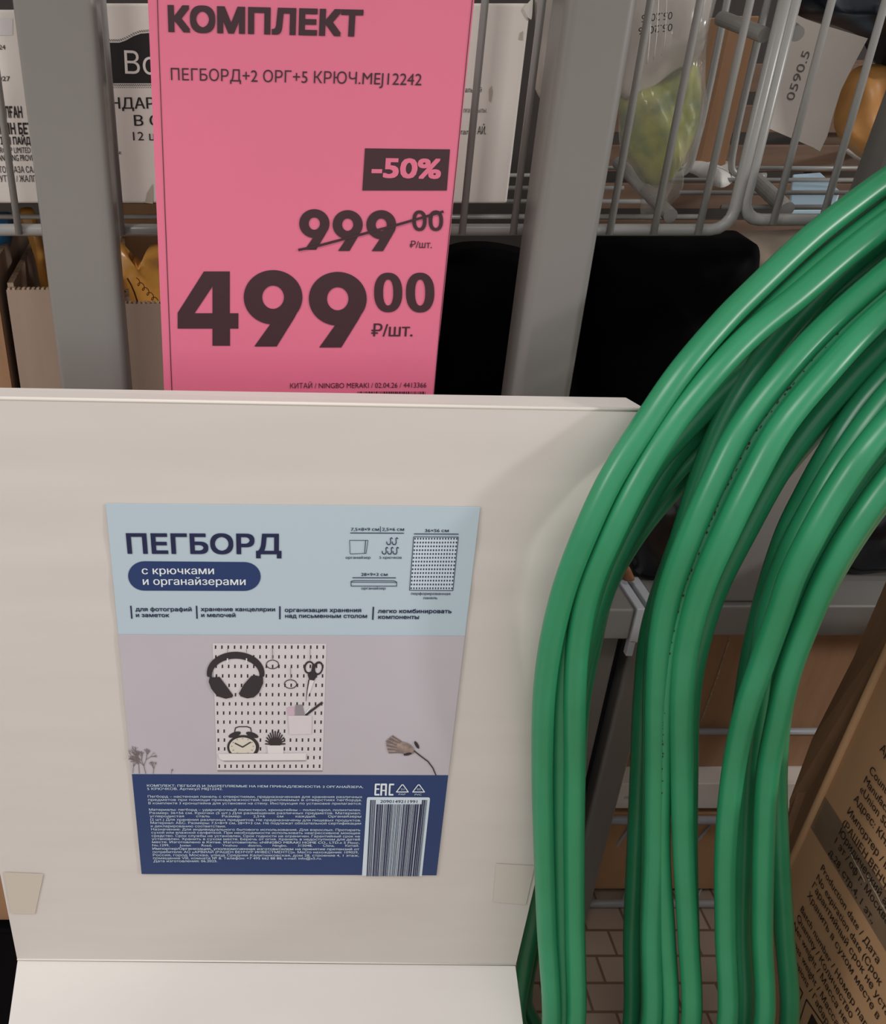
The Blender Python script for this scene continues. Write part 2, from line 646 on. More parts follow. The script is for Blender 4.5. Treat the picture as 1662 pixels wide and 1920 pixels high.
def basket(name, label, xl, xr, wires, rods, corner_l, corner_r, zbot, group):
    t = thing(name, label, 'wire basket', ((xl + xr) / 2, BY, zbot), group)
    top = 0.16
    fr = MB()
    rc = 0.012
    pts = []
    if corner_l:
        pts += [Vector((xl, BY, top)), Vector((xl, BY, zbot + rc))]
        pts += [Vector((xl + rc - rc * math.cos(R(a)), BY, zbot + rc - rc * math.sin(R(a)))) for a in (22, 45, 68)]
        pts += [Vector((xl + rc, BY, zbot))]
    else:
        pts += [Vector((xl, BY, zbot))]
    if corner_r:
        pts += [Vector((xr - rc, BY, zbot))]
        pts += [Vector((xr - rc + rc * math.sin(R(a)), BY, zbot + rc - rc * math.cos(R(a)))) for a in (22, 45, 68)]
        pts += [Vector((xr, BY, zbot + rc)), Vector((xr, BY, top))]
    else:
        pts += [Vector((xr, BY, zbot))]
    fr.tube(pts, 0.0036, M['wire_grey'], 12)
    fr.build('front_frame', t, smooth=True)
    for x in wires:
        w = MB()
        w.tube([(x, BY - 0.004, zbot - 0.002), (x, BY - 0.004, top)], WR, M['wire_grey'], 10)
        w.build('upright_wire', t, smooth=True)
    for (y, z) in ((BY + 0.035, zbot + 0.002), (BY + 0.10, zbot + 0.002), (BY + 0.17, zbot + 0.002), (BY + 0.25, zbot + 0.002)):
        w = MB()
        w.tube([(xl + 0.004, y, z), (xr - 0.004, y, z)], 0.0016, M['wire_grey'], 8)
        w.build('cross_wire', t, smooth=True)
    for (pa, pb_, yb, r) in rods:
        w = MB()
        w.tube([atY(pa[0], pa[1], BY + 0.008), atY(pb_[0], pb_[1], yb)], r, M['wire_grey'], 16)
        w.build('support_rod', t, smooth=False)
    return t


us = [-250, -155, -58, 38, 134, 230, 325, 421, 517, 612, 708, 770, 865, 960, 1055, 1140, 1222, 1305]
xr1 = xs(1369)
t1 = basket('wire_basket', 'long grey wire basket behind the pink price tag, holding the white cartons', -0.45, xr1,
            [xs(u) for u in us], [((1258, 405), (1160, 305), 0.216, 0.0042), ((1434, 66), (1352, 34), 0.160, 0.0040)], False, True, zb, 'wire baskets')
xl2 = xs(1384)
zb2 = atY(1440, 412, BY).z
t2 = basket('wire_basket', 'grey wire basket at right behind the green hoses, with the handwritten card', xl2, 0.62,
            [xs(u, 412) for u in (1445, 1535, 1625, 1715, 1805)],
            [((1476, 393), (1418, 338), 0.163, 0.0046), ((1494, 63), (1480, 52), 0.145, 0.0040)], True, False, zb2, 'wire baskets')
# inner wire bows of the right basket, seen deeper inside
for (ua, va, ub, vb) in ((1300, 40, 1262, 345), (1335, 100, 1365, 338)):
    Yb = 0.30
    P0, P1 = atY(1330 if ua == 1300 else 1400, 20, Yb), atY(ub + 30 if ua == 1300 else ub, 330, Yb)
    b = MB()
    x = P1.x
    sgn = -1 if ua == 1300 else 1
    b.tube(catmull([(x, Yb, 0.1), (x, Yb, P1.z + 0.015), (x + sgn * 0.003, Yb, P1.z + 0.004), (x + sgn * 0.012, Yb, P1.z),
                    (x + sgn * 0.03, Yb, P1.z)], 5), 0.0026, M['wire_grey'], 10)
    b.build('inner_bow', t2, smooth=True)

# ================================================================== white cartons in the basket
def carton(name, x0, x1, ztop, zbot, y0, y1, label, cat='carton'):
    t = thing(name, label, cat, ((x0 + x1) / 2, y0, zbot), None)
    b = MB()
    b.box(x0, x1, y0, y1, zbot, ztop, M['carton_white'])
    b.build('box_body', t, bevel=0.0015)
    return t


CY = 0.132
zcb = atY(500, 383, CY).z
pl = Plane((0, CY, 0), (1, 0, 0), (0, 0, 1))
# right, wide carton
ztop = atY(300, 6, CY).z
cb = carton('printed_carton', -0.1085, 0.1425, ztop, zcb + 0.0005, CY, CY + 0.13,
            'white carton with a black logo band, half hidden by the pink price tag')
b = MB()
wave = [(184, 80), (224, 80), (236, 76), (250, 68), (264, 63), (300, 60), (340, 60)]
poly(b, pl, wave + [(340, 156), (184, 156)], M['black_ink'], 0.0002)
for k in range(34):
    for j in range(2):
        u = 186 + k * 4 + j * 2
        v = 78.5
        for (a, c) in zip(wave, wave[1:]):
            if a[0] <= u <= c[0]:
                v = a[1] + (c[1] - a[1]) * (u - a[0]) / (c[0] - a[0])
        for vv in (v - 5.5 + j * 2.2, 158.5 + j * 2.2):
            poly(b, pl, [(u - 1.2, vv), (u, vv - 1.2), (u + 1.2, vv), (u, vv + 1.2)], M['black_ink'], 0.0002)
    poly(b, pl, [(186 + k * 4 - 1, 163.5), (186 + k * 4 + 1, 163.5), (186 + k * 4 + 1, 164.6), (186 + k * 4 - 1, 164.6)], M['black_ink'], 0.0002)
b.build('logo_band', cb)
b = MB()
text(b, pl, 'Во', (235, 138), (296, 140), 42, M['carton_white'], 0.0005, 0.0)
text(b, pl, 'АНДАРТ', (186, 204), (310, 204), 21, M['black_ink'], bold=0.012)
text(b, pl, 'В С', (252, 236), (302, 236), 20, M['black_ink'], bold=0.012)
text(b, pl, '12 шт', (250, 263), (312, 263), 16, M['black_ink'])
text(b, pl, 'құрамы:', (186, 289), (228, 289), 7, M['black_ink'], bold=0.01)
text(b, pl, 'п', (203, 325), (208, 325), 7, M['black_ink'])
b.build('printed_text', cb)
b = MB()
text(b, pl, 'альный', (872, 173), (903, 173), 9, M['black_ink'])
text(b, pl, 'олған жылы.', (864, 211), (913, 211), 9, M['grey_ink'])
text(b, pl, 'тал.', (862, 252), (882, 252), 9, M['black_ink'])
text(b, pl, '16 АЙ.', (884, 252), (911, 252), 15, M['black_ink'], bold=0.01)
b.build('printed_text', cb)
for pts in ([(917, 168), (922, 160), (924, 172), (921, 192), (917, 190)], [(976, 62), (981, 58), (980, 76), (974, 74)], [(276, 362), (287, 344), (287, 382), (272, 380)]):
    b = MB()
    poly(b, pl, pts, M['dirt'], 0.0003)
    b.build('scuff_mark', cb)
b = MB()
tx = 0.1425
b.prism([(tx - 0.004, CY - 0.0008, ztop - 0.003), (tx + 0.0005, CY - 0.001, ztop + 0.002), (tx + 0.0016, CY + 0.001, ztop - 0.005), (tx + 0.001, CY - 0.001, ztop - 0.008), (tx - 0.001, CY - 0.0008, ztop - 0.007)], (0, 0.004, 0), M['white_card_edge'])
b.build('torn_corner', cb)
# left carton
zt2 = atY(40, 18, CY).z
ca = carton('printed_carton', -0.34, -0.1110, zt2, zcb + 0.0005, CY, CY + 0.13, 'white carton with small print at the left edge behind the left post')
b = MB()
poly(b, pl, [(-200, 34), (24, 34), (24, 66), (-200, 66)], M['board_print_light'], 0.0002)
for s, u0, u1, v, c, bo in (('11.2024', -26, 11, 93, 9, .008), ('11.2027', -26, 20, 152, 9, .012), ('ЖАСАЛҒАН', -28, 43, 221, 21, .03), ('ДЕРИН БЕТ', -20, 62, 252, 21, .03),
                            ('ТЕКШЕ ІІМ ПАЙДА', -40, 66, 271, 14, .03), ('TRADE GROUP LIMITED', -36, 58, 287, 11, .01), ('SHANDONG PROVIN', -12, 68, 302, 12, .015),
                            ('НЕТТО / ТАЗА САЛМ', -20, 78, 324, 12, .01), ('БРУТТО / ЖАЛПЫ', -12, 78, 341, 12, .01)):
    text(b, pl, s, (u0, v), (u1, v), c, M['black_ink'], bold=bo)
b.build('printed_text', ca)

# ================================================================== cardboard trays on the lower shelf, left
def tray(x0, x1, y0, y1, zt, zb_, m, label, skew=0.0, back_up=0.0):
    t = thing('cardboard_tray', label, 'cardboard tray', ((x0 + x1) / 2, (y0 + y1) / 2, zb_), 'open cardboard trays on the shelf')
    e = 0.004
    b = MB()
    b.box(x0, x1, y0, y0 + e, zb_, zt, M[m])
    b.build('front_wall', t)
    for (xa) in (x0, x1 - e):
        b = MB()
        b.prism([(xa, y0 + e, zb_), (xa, y0 + e, zt + 0.003), (xa + skew, y1, zt + 0.003), (xa + skew, y1, zb_)], (e, 0, 0), M['kraft_grey'])
        b.prism([(xa, y0 + e, zt + 0.003), (xa + skew, y1, zt + 0.003), (xa + skew + e, y1, zt + 0.003), (xa + e, y0 + e, zt + 0.003)], (0, 0, 0.0006), M['kraft_edge'])
        b.build('side_wall', t)
    b = MB()
    b.box(x0 + skew, x1 + skew, y1, y1 + e, zb_, zt + back_up, M['kraft'])
    b.build('back_wall', t)
    b = MB()
    b.box(x0 + e, x1 - e, y0 + e, y1, zb_, zb_ + e, M['kraft_dark'])
    b.build('bottom', t)
    b = MB()
    n = int((x1 - x0) / 0.003)
    for k in range(n):
        x = x0 + (k + 0.5) * (x1 - x0) / n
        b.box(x - 0.0009, x + 0.0009, y0 + 0.0004, y0 + e - 0.0004, zt, zt + 0.0012, M['kraft_edge'])
    b.build('corrugated_edge', t)
    return t


TB = SHZ + 0.0005
zt_mid = atY(60, 544, 0.125).z
zt_r = atY(260, 570, 0.125).z
tray(atY(11, 540, 0.125).x, -0.1025, 0.125, 0.33, zt_mid, TB, 'kraft_grey', 'open cardboard tray left of the grey post with an orange packet leaning in it', -0.03)
tray(-0.0998, 0.06, 0.125, 0.33, zt_r, TB, 'kraft_grey', 'open cardboard tray between left post and pink tag holding an orange bag', -0.035, 0.075)
tray(-0.42, atY(5, 540, 0.125).x - 0.004, 0.125, 0.33, atY(2, 505, 0.125).z, TB, 'kraft_dark', 'brown cardboard tray at the left picture edge holding a blue pack', -0.03)


def soft(name, outline, Y, bulge, m, label, cat, noise=0.002, seed=1, group=None, parent=None, tilt=0.0, back=0.25, power=0.5):
    """stuffed pack: outline in view pixels laid on an upright surface at distance Y"""
    P = []
    for (u, v) in outline:
        p = atY(u, v, Y)
        P.append(p)
    zc = sum(p.z for p in P) / len(P)
    P = [Vector((p.x, p.y + (p.z - zc) * tilt, p.z)) for p in P]
    # densify
    D = catmull(P, 5, True)
    b = MB()
    b.puff(D, (0, -1, 0.15), bulge, M[m], noise=noise, seed=seed, back=back, power=power)
    if parent is not None:
        return b.build(name, parent, smooth=True)
    o = b.build(name, None, smooth=True)
    return tag(o, label, cat, group)


# blue pack
soft('blue_packet', [(-70, 400), (0, 397), (22, 400), (24, 440), (8, 500), (-6, 620), (-80, 620)], 0.20, 0.02, 'blue_pack',
     'blue plastic packet in the cardboard tray at the left picture edge', 'packet', seed=3)
# orange packet in middle tray
op = soft('orange_packet', [(36, 394), (52, 388), (62, 392), (76, 440), (92, 520), (112, 620), (96, 640), (80, 540), (58, 450)], 0.20, 0.007, 'orange_pack',
          'orange and white packet leaning in the tray left of the grey post', 'packet', seed=4)
# orange bag
ob = thing('orange_bag', 'shiny orange bag with brown script in the tray right of the left post', 'bag', atY(265, 560, 0.18))
soft('bag_body', [(214, 448), (228, 454), (238, 466), (246, 486), (256, 480), (266, 488), (278, 470), (282, 460), (304, 456), (335, 470), (335, 560), (332, 640), (220, 640), (216, 540)], 0.17, 0.016, 'orange_pack', None, None, 0.0022, 5, parent=ob)
plb = Plane((0, 0.1415, 0), (1, 0, 0), (0, 0, 1))
b = MB()
line(b, plb, [(239, 522), (246, 534), (252, 548), (258, 566)], 3.0, M['brown_ink'], 0.0)
line(b, plb, [(256 + k * 1.1 + 4 * math.sin(k * 0.8), 526 + k * 1.15 - 5 * math.cos(k * 0.8)) for k in range(42)], 1.6, M['brown_ink'], 0.0)
poly(b, plb, ell(231, 549, 7, 5, 16), M['brown_ink'], 0.0, [ell(231, 549, 4.5, 2.6, 12)])
b.build('printed_script', ob)

# ================================================================== black sacks
def sack(outline, Y, bulge, m, label, noise, seed, back=0.25, power=0.25):
    return soft('black_sack', outline, Y, bulge, m, label, 'plastic sack', noise, seed, 'black plastic sacks on the shelf', back=back, power=power)


sack([(790, 520), (812, 478), (850, 457), (900, 452), (950, 458), (985, 470), (1010, 520), (1020, 700), (1010, 900), (800, 900), (780, 700)], 0.20, 0.05,
     'black_plastic', 'black plastic sack with rounded top just right of the pink price tag', 0.0004, 11)
sack([(1060, 436), (1150, 428), (1250, 430), (1350, 432), (1386, 436), (1392, 480), (1374, 560), (1350, 640), (1330, 740), (1300, 900), (1100, 900), (1050, 700), (1045, 520)], 0.20, 0.05,
     'black_plastic', 'large black plastic sack between the right post and the hoses', 0.0008, 12)
sack([(1150, 915), (1230, 900), (1330, 890), (1400, 930), (1405, 1010), (1380, 1078), (1310, 1083), (1200, 1083), (1165, 1060)], 0.205, 0.02,
     'black_gloss', 'glossy black sack resting behind the shelf tube between the hose bundles', 0.0012, 13, 0.4)
sack([(1545, 960), (1620, 930), (1720, 930), (1790, 970), (1790, 1060), (1680, 1063), (1560, 1066)], 0.21, 0.02,
     'black_gloss', 'glossy black sack at the right edge behind the shelf tube', 0.0012, 14, 0.4)
# scrap on the tube end
soft('cardboard_scrap', [(1167, 1062), (1176, 1058), (1188, 1078), (1190, 1088), (1172, 1089), (1164, 1076)], 0.178, 0.004, 'rust', 'small brown cardboard scrap on the tube beside the white end cap', 'scrap', 0.0005, 15)
# paper sack
ps = thing('paper_sack', 'crumpled grey brown paper sack under the right wire basket', 'sack', atY(1440, 560, 0.26))
soft('sack_body', [(1335, 452), (1385, 436), (1450, 432), (1560, 432), (1640, 470), (1640, 700), (1520, 860), (1390, 860), (1366, 640), (1385, 575)], 0.28, 0.035, 'sack_paper', None, None, 0.003, 16, parent=ps)

# ================================================================== things in the baskets, right
# crate of slats behind
cr = thing('slatted_crate', 'brown slatted wooden crate standing behind the baskets', 'crate', (0.45, 0.5, SHZ))
for k in range(11):
    z0 = SHZ + 0.002 + k * 0.036
    b = MB()
    b.box(0.26, 0.86, 0.50, 0.510, z0, z0 + 0.025, M['slat_wood'])
    b.build('slat', cr, bevel=0.001)
for x in (0.28, 0.56, 0.84):
    b = MB()
    b.box(x - 0.012, x + 0.012, 0.511, 0.525, SHZ + 0.002, SHZ + 0.39, M['slat_wood'])
    b.build('crate_batten', cr)

# bag of greens
gb = thing('salad_bag', 'clear bag of yellow green vegetables upside down in the basket right of the post', 'bag', atY(1230, 300, 0.15))
soft('vegetables', [(1166, 180), (1200, 160), (1250, 140), (1302, 110), (1316, 170), (1306, 240), (1280, 300), (1246, 350), (1210, 345), (1180, 300), (1164, 240)], 0.165, 0.016, 'sack_green', None, None, 0.0036, 21, parent=gb)
soft('opaque_top', [(1180, -70), (1336, -70), (1328, 40), (1312, 110), (1262, 138), (1210, 176), (1168, 186), (1172, 90)], 0.158, 0.012, 'bag_grey', None, None, 0.0012, 26, parent=gb)
soft('film_wrap', [(1178, -60), (1334, -60), (1328, 40), (1316, 150), (1320, 200), (1296, 300), (1266, 345), (1258, 385), (1244, 372), (1230, 402), (1206, 414), (1198, 360), (1172, 320), (1160, 240), (1170, 100)], 0.158, 0.021, 'film', None, None, 0.0030, 22, parent=gb)
pg = Plane((0, 0.1275, 0), (1, 0, 0), (0, 0, 1))
b = MB()
text(b, pg, '05.2025', (1262, 22), (1204, 28), -14, M['black_ink'], 0.0)
text(b, pg, '05.2026', (1262, 44), (1198, 52), -14, M['black_ink'], 0.0)
o = b.build('date_stamp', gb)
b = MB()
for k, (u, w) in enumerate(((1222, 2.0), (1228, 1.2), (1234, 1.6), (1241, 1.0), (1249, 1.4), (1258, 1.0))):
    P = [atY(u + 2, -20, 0.1245), atY(u - 3, 60 + 6 * k, 0.1250), atY(u - 8, 120 - 4 * k, 0.128)]
    if k % 2:
        continue
    b.tube(catmull(P, 4), w * 0.00020, M['crumpled'], 6)
b.build('film_crease', gb, smooth=True)

soft('grey_film_bag', [(1010, -40), (1056, -40), (1040, 60), (1030, 130), (1018, 188), (1002, 160), (1004, 60)], 0.135, 0.006, 'bag_grey', 'grey film bag tip hanging down beside the right post', 'bag', 0.0008, 23)
soft('navy_bag', [(1455, -60), (1760, -60), (1760, 150), (1680, 160), (1630, 80), (1560, 45), (1480, 20)], 0.30, 0.03, 'navy_plastic', 'dark navy plastic bag at top right above the handwritten card', 'bag', 0.003, 24)
soft('ochre_packet', [(1600, 130), (1660, 120), (1760, 140), (1770, 300), (1700, 320), (1620, 300), (1565, 240), (1575, 180)], 0.30, 0.016, 'ochre_pack', 'ochre brown packet in the right basket under the navy bag', 'packet', 0.004, 25)
cards = thing('handwritten_card', 'white card with handwritten number 0590.5 tilted inside the right basket', 'card', atY(1530, 200, 0.2))
b = MB()
pc = Plane((0, 0.2, 0), (1, 0, 0), (0, 0.25, 1))
poly3 = [pc.hit(u, v) for u, v in ((1482, 22), (1512, 36), (1545, 47), (1628, 72), (1602, 120), (1578, 168), (1563, 215), (1552, 255), (1538, 284), (1524, 276), (1492, 262), (1440, 240), (1455, 140))]
b.prism(poly3, (0, 0.0015, 0), M['label_card'])
b.build('card_sheet', cards)
b = MB()
A = pc.loc(1476, 190)
B = pc.loc(1508, 98)
ex = (B - A).normalized()
text_ab(b, pc, '0590.5', A + Vector((0.004, 0)), ex, Vector((-ex.y, ex.x)), (B - A).length, 0.0052, M['grey_ink'], 0.0004)
b.build('handwriting', cards)
# brown carton behind
b = MB()
p0, p1 = atY(1335, 210, 0.36), atY(1425, 30, 0.36)
b.box(p0.x, p1.x, 0.36, 0.46, zb + 0.006, p1.z, M['kraft_dark'])
tag(b.build('brown_carton', bevel=0.001), 'small dark brown carton inside the basket behind the salad bag', 'carton')
# white crumpled papers, blue pad, all lying on the basket floor
def crumple(outline, Z, h, m, name, label, cat, seed, group=None):
    P = [atZ(u, v, Z) for u, v in outline]
    D = catmull(P, 4, True)
    b = MB()
    b.puff(D, (0, 0, 1), h, M[m], noise=h * 0.25, seed=seed, rings=7, back=0.05)
    return tag(b.build(name, None, smooth=True), label, cat, group)


crumple([(1278, 318), (1300, 308), (1340, 312), (1372, 316), (1375, 340), (1352, 352), (1330, 344), (1300, 326)], zb + 0.005, 0.010, 'crumpled', 'crumpled_paper', 'crumpled white paper on the basket floor right of the salad bag', 'paper', 31, 'crumpled papers')
crumple([(1545, 235), (1575, 238), (1615, 262), (1648, 290), (1640, 312), (1600, 296), (1560, 262)], zb + 0.008, 0.006, 'crumpled', 'crumpled_paper', 'crumpled white paper under the ochre packet in the right basket', 'paper', 32, 'crumpled papers')
b = MB()
P = [atZ(u, v, zb - 0.010) for u, v in ((1484, 340), (1536, 336), (1572, 372), (1560, 408), (1476, 410))]
b.prism(P, (0, 0, 0.006), M['pale_blue'])
tag(b.build('blue_pad', bevel=0.001), 'pale blue flat pad under the wires of the right basket', 'pad')

# ================================================================== below the shelf, right
b = MB()
rk = thing('wire_rack', 'low pale wire rack under the shelf behind the grey legs', 'wire rack', (0.36, 0.24, FLOOR))
def rod(y, v, r, u0=1090, u1=1400):
    p = atY(1240, v, y)
    b = MB()
    b.tube([(0.24, y, p.z), (0.62, y, p.z)], r, M['light_wire'], 10)
    b.build('rack_rod', rk, smooth=True)
    return p.z
za = rod(0.21, 1538, 0.0045)
zb_ = rod(0.24, 1650, 0.0025)
zc_ = rod(0.21, 1694, 0.0045)
for k in range(9):
    x = 0.26 + k * 0.042
    b = MB()
    b.tube([(x, 0.212, zc_), (x + 0.02, 0.24, zb_), (x + 0.034, 0.215, za)], 0.0014, M['light_wire'], 8)
    b.build('rack_wire', rk, smooth=True)
for x in (0.25, 0.60):
    b = MB()
    b.tube([(x, 0.21, FLOOR), (x, 0.21, za)], 0.004, M['light_wire'], 10)
    b.build('rack_leg', rk, smooth=True)
wc = thing('flat_carton', 'flat white carton with brown base lying on the low wire rack', 'carton', (0.42, 0.3, za))
b = MB()
b.box(0.32, 0.56, 0.222, 0.40, za + 0.004, za + 0.040, M['carton_white'])
b.build('box_body', wc, bevel=0.001)
pw = Plane((0, 0.222, 0), (1, 0, 0), (0, 0, 1))
b = MB()
text(b, pw, 'сорт', (1170, 1497), (1188, 1497), 5, M['black_ink'])
b.build('printed_text', wc)
b = MB()
b.box(0.25, 0.58, 0.225, 0.42, zb_ + 0.004, za - 0.006, M['kraft'])
tag(b.build('brown_carton', bevel=0.001), 'brown carton lying low inside the wire rack under the white carton', 'carton')
kc = thing('kraft_carton', 'brown kraft carton under the shelf tube between the hose bundles', 'carton', (0.46, 0.25, za + 0.041))
zk0, zk1 = za + 0.0415, SHZ - 0.035
b = MB()
b.box(0.33, 0.62, 0.245, 0.42, zk0, zk1, M['kraft_dark'])
b.build('box_body', kc, bevel=0.001)
pk = Plane((0, 0.245, 0), (1, 0, 0), (0, 0, 1))
b = MB()
line(b, pk, [(1368, 1198), (1345, 1270), (1312, 1360)], 3, M['kraft_edge'], 0.0004)
b.build('flap_seam', kc)
b = MB()
p = atY(1350, 1371, 0.235)
b.tube([(0.31, 0.235, p.z), (0.64, 0.235, p.z)], 0.0036, M['light_wire'], 10)
for x in (0.312, 0.638):
    b.tube([(x, 0.235, FLOOR), (x, 0.235, SHZ - 0.015)], 0.003, M['light_wire'], 8)
tag(b.build('guard_rod', smooth=True), 'grey guard rod running across the brown kraft carton under the tube', 'rod')
# slats of a base deck just above the floor
for k, (v0, y) in enumerate(((1735, 0.26), (1762, 0.235))):
    p = atY(1240, v0, y)
    b = MB()
    b.box(0.2, 0.9, y, y + 0.016, FLOOR + 0.0005, FLOOR + 0.012, M['sack_paper'])
    tag(b.build('floor_batten', bevel=0.001), ['beige batten on the floor, the one farther under the shelf', 'beige batten on the floor, the one nearer the tiles'][k], 'batten', 'floor battens')
# dark boxes behind the left side of the white carton
b = MB()
b.box(-0.55, -0.20, 0.06, 0.30, -0.66, -0.60, M['kraft_dark'])
tag(b.build('brown_carton', bevel=0.001), 'dark brown carton at lower left behind the white pegboard carton', 'carton')
b = MB()
b.box(-0.55, -0.18, 0.05, 0.30, FLOOR + 0.0005, -0.661, M['black_plastic'])
tag(b.build('black_crate', bevel=0.003), 'black crate at lower left behind the white pegboard carton', 'crate')

# ================================================================== big brown carton, right
XB = 0.445
e1 = Vector((-0.035, -0.999, -0.035)).normalized()
e2 = Vector((0.001, 0.035, -0.999))
pb = Plane((XB, 0.08, -0.5), e1, -e2)
bk = thing('shipping_carton', 'big brown shipping carton with printed text at the lower right', 'carton', (XB + 0.1, -0.1, FLOOR))
b = MB()
L0, L1 = pb.loc(1481, 1592), pb.loc(1604, 1378)
a0 = (L0.x + L1.x) / 2
top_b, bot_b = 0.16, -(-0.5 - FLOOR) + 0.012
Q = [pb.p(a0, bot_b), pb.p(a0 + 0.36, bot_b + 0.013), pb.p(a0 + 0.36, top_b), pb.p(a0, top_b)]
b.prism(Q, (0.30, -0.006, 0), M['kraft'])
b.build('box_body', bk, bevel=0.002)
# folded flap edge beyond the corner
b = MB()
Ps = [pb.p(a0 + 0.001, top_b, 0.0006), pb.p(a0 + 0.001, bot_b, 0.0006)]
sil = [atY(1476, 1600, 0.125), atY(1481, 1500, 0.125), atY(1506, 1440, 0.125), atY(1523, 1386, 0.125), atY(1545, 1383, 0.125), atY(1600, 1235, 0.125), atY(1662, 1090, 0.125), atY(1700, 1000, 0.125)]
b.prism([Ps[1], atY(1474, 1800, 0.125)] + sil + [Ps[0]], (0.004, 0.002, 0), M['kraft_dark'])
b.build('side_flap', bk)
b = MB()
b.tube([pb.p(a0 + 0.002, top_b, 0.001), pb.p(a0 + 0.002, bot_b, 0.001)], 0.003, M['kraft'], 8)
b.build('folded_edge', bk, smooth=True)
# tape band
b = MB()
T0, T1 = pb.loc(1538, 1478), pb.loc(1514, 1538)
poly_ = [pb.p(a0 + 0.003, T0.y, 0.0004), pb.p(a0 + 0.30, T0.y - 0.004, 0.0004), pb.p(a0 + 0.30, T1.y - 0.004, 0.0004), pb.p(a0 + 0.003, T1.y, 0.0004)]
b.add(poly_, [(0, 1, 2, 3)], M['tape'])
b.build('tape_band', bk)
b = MB()
for k in range(9):  # flat pale slivers painted as highlights on the tape
    x = a0 + 0.05 + k * 0.011
    y = T0.y - 0.010 - 0.002 * math.sin(k * 2.1)
    b.add([pb.p(x, y, 0.0007), pb.p(x + 0.012, y - 0.003, 0.0007), pb.p(x + 0.012, y - 0.004, 0.0007), pb.p(x, y - 0.0014, 0.0007)], [(0, 1, 2, 3)], M['tape_glint'])
b.build('tape_glints', bk)
b = MB()
cap = 0.0070
for s, u, v, w in (('Артикул / Article', 1652, 1406, None), ('Country of origin', 1632, 1447, None), ('Manufacturer / Изготовитель', 1622, 1466, None), ('«Union Source» Co., Ltd', 1614, 1483, None),
                   ('Адрес: КНР, г. Нинбо', 1603, 1500, None), ('Импортер / Importer', 1591, 1524, None), ('(РАШЕН ВЕНЧУР', 1582, 1546, None), ('Юридический адрес:', 1575, 1563, None),
                   ('1 эт / оф г. Москва', 1567, 1580, None), ('д.28, стр.4, 1 эт.,', 1556, 1600, None), ('Production date / Дата', 1541, 1630, None), ('No expiration date (Срок', 1533, 1648, None),
                   ('Гарантийный срок не установлен', 1525, 1663, None), ('Хранить в сухом месте в', 1516, 1680, None), ('Batch number / Номер партии', 1503, 1707, None), ('Quantity / Количество', 1496, 1722, None),
                   ('Net weight / Масса нетто', 1489, 1737, None), ('Gross weight / Масса брутто', 1481, 1754, None), ('Dimensions / Габариты', 1474, 1770, None)):
    A = pb.loc(u, v)
    vs, fs = glyphs(s, 0.008)
    x0, x1 = min(q[0] for q in vs), max(q[0] for q in vs)
    text_ab(b, pb, s, A, Vector((1, 0)), Vector((0, 1)), (x1 - x0) * cap / 0.716 * 0.86, cap, M['kraft_ink'], 0.0009, 0.008)
b.build('printed_text', bk)
b = MB()
poly(b, pb, [(1515, 1874), (1500, 1902), (1540, 1925)], M['kraft_ink'], 0.0005, [])
line(b, pb, [(1496, 1930), (1514, 1876), (1548, 1930)], 2, M['kraft_ink'], 0.0005)
line(b, pb, [(1497, 1842), (1507, 1860), (1498, 1890)], 2, M['kraft_ink'], 0.0005)
b2 = MB()
line(b2, pb, [(1496, 1930), (1514, 1874), (1552, 1930)], 2, M['kraft_ink'], 0.0005)
line(b2, pb, [(1496, 1842), (1507, 1862), (1496, 1888)], 2, M['kraft_ink'], 0.0005)
poly(b2, pb, [(1524, 1900), (1514, 1925), (1538, 1925)], M['kraft_ink'], 0.0005)
b2.build('handling_symbols', bk)

# ================================================================== pink price tag
TY = 0.052
pt = Plane((0, TY, 0), (1, 0, 0), (0, 0, 1))
tg = thing('price_tag', 'pink price tag sheet reading 499 behind the white pegboard carton', 'price tag', atY(560, 740, TY))
b = MB()
corners = [(276, -30), (309, 760), (811, 760), (893, -30)]
b.prism([pt.hit(u, v) for u, v in corners], (0, 0.0005, 0), M['pink'])
b.build('paper_sheet', tg)
b = MB()
b2 = MB()
line(b, pt, [(294.5, -30), (297, 60), (309, 380), (323, 748)], 1.4, M['tag_ink'], 0.0002)
line(b2, pt, [(889, -30), (876, 100), (858, 290), (826, 600), (813, 748)], 1.4, M['tag_ink'], 0.0002)
b.build('border_line', tg)
b2.build('border_line', tg)
I = M['tag_ink']
b = MB()
text(b, pt, 'КОМПЛЕКТ', (316, 60), (679, 69), 49, I, 0.0003, 0.045)
b.build('heading_text', tg)
b = MB()
text(b, pt, 'ПЕГБОРД+2 ОРГ+5 КРЮЧ.MEJ12242', (321, 150), (790, 160), 22, I, 0.0003, -0.004)
b.build('product_text', tg)
b = MB()
poly(b, pt, [(684.5, 278), (844, 280), (838, 357), (679.5, 357)], I, 0.0003)
o = b.build('discount_badge', tg)
b = MB()
text(b, pt, '-50%', (696, 333), (826, 335), 38, M['pink'], 0.0005, 0.03)
b.build('discount_text', tg)['label'] = 'pink lettering on the dark badge'


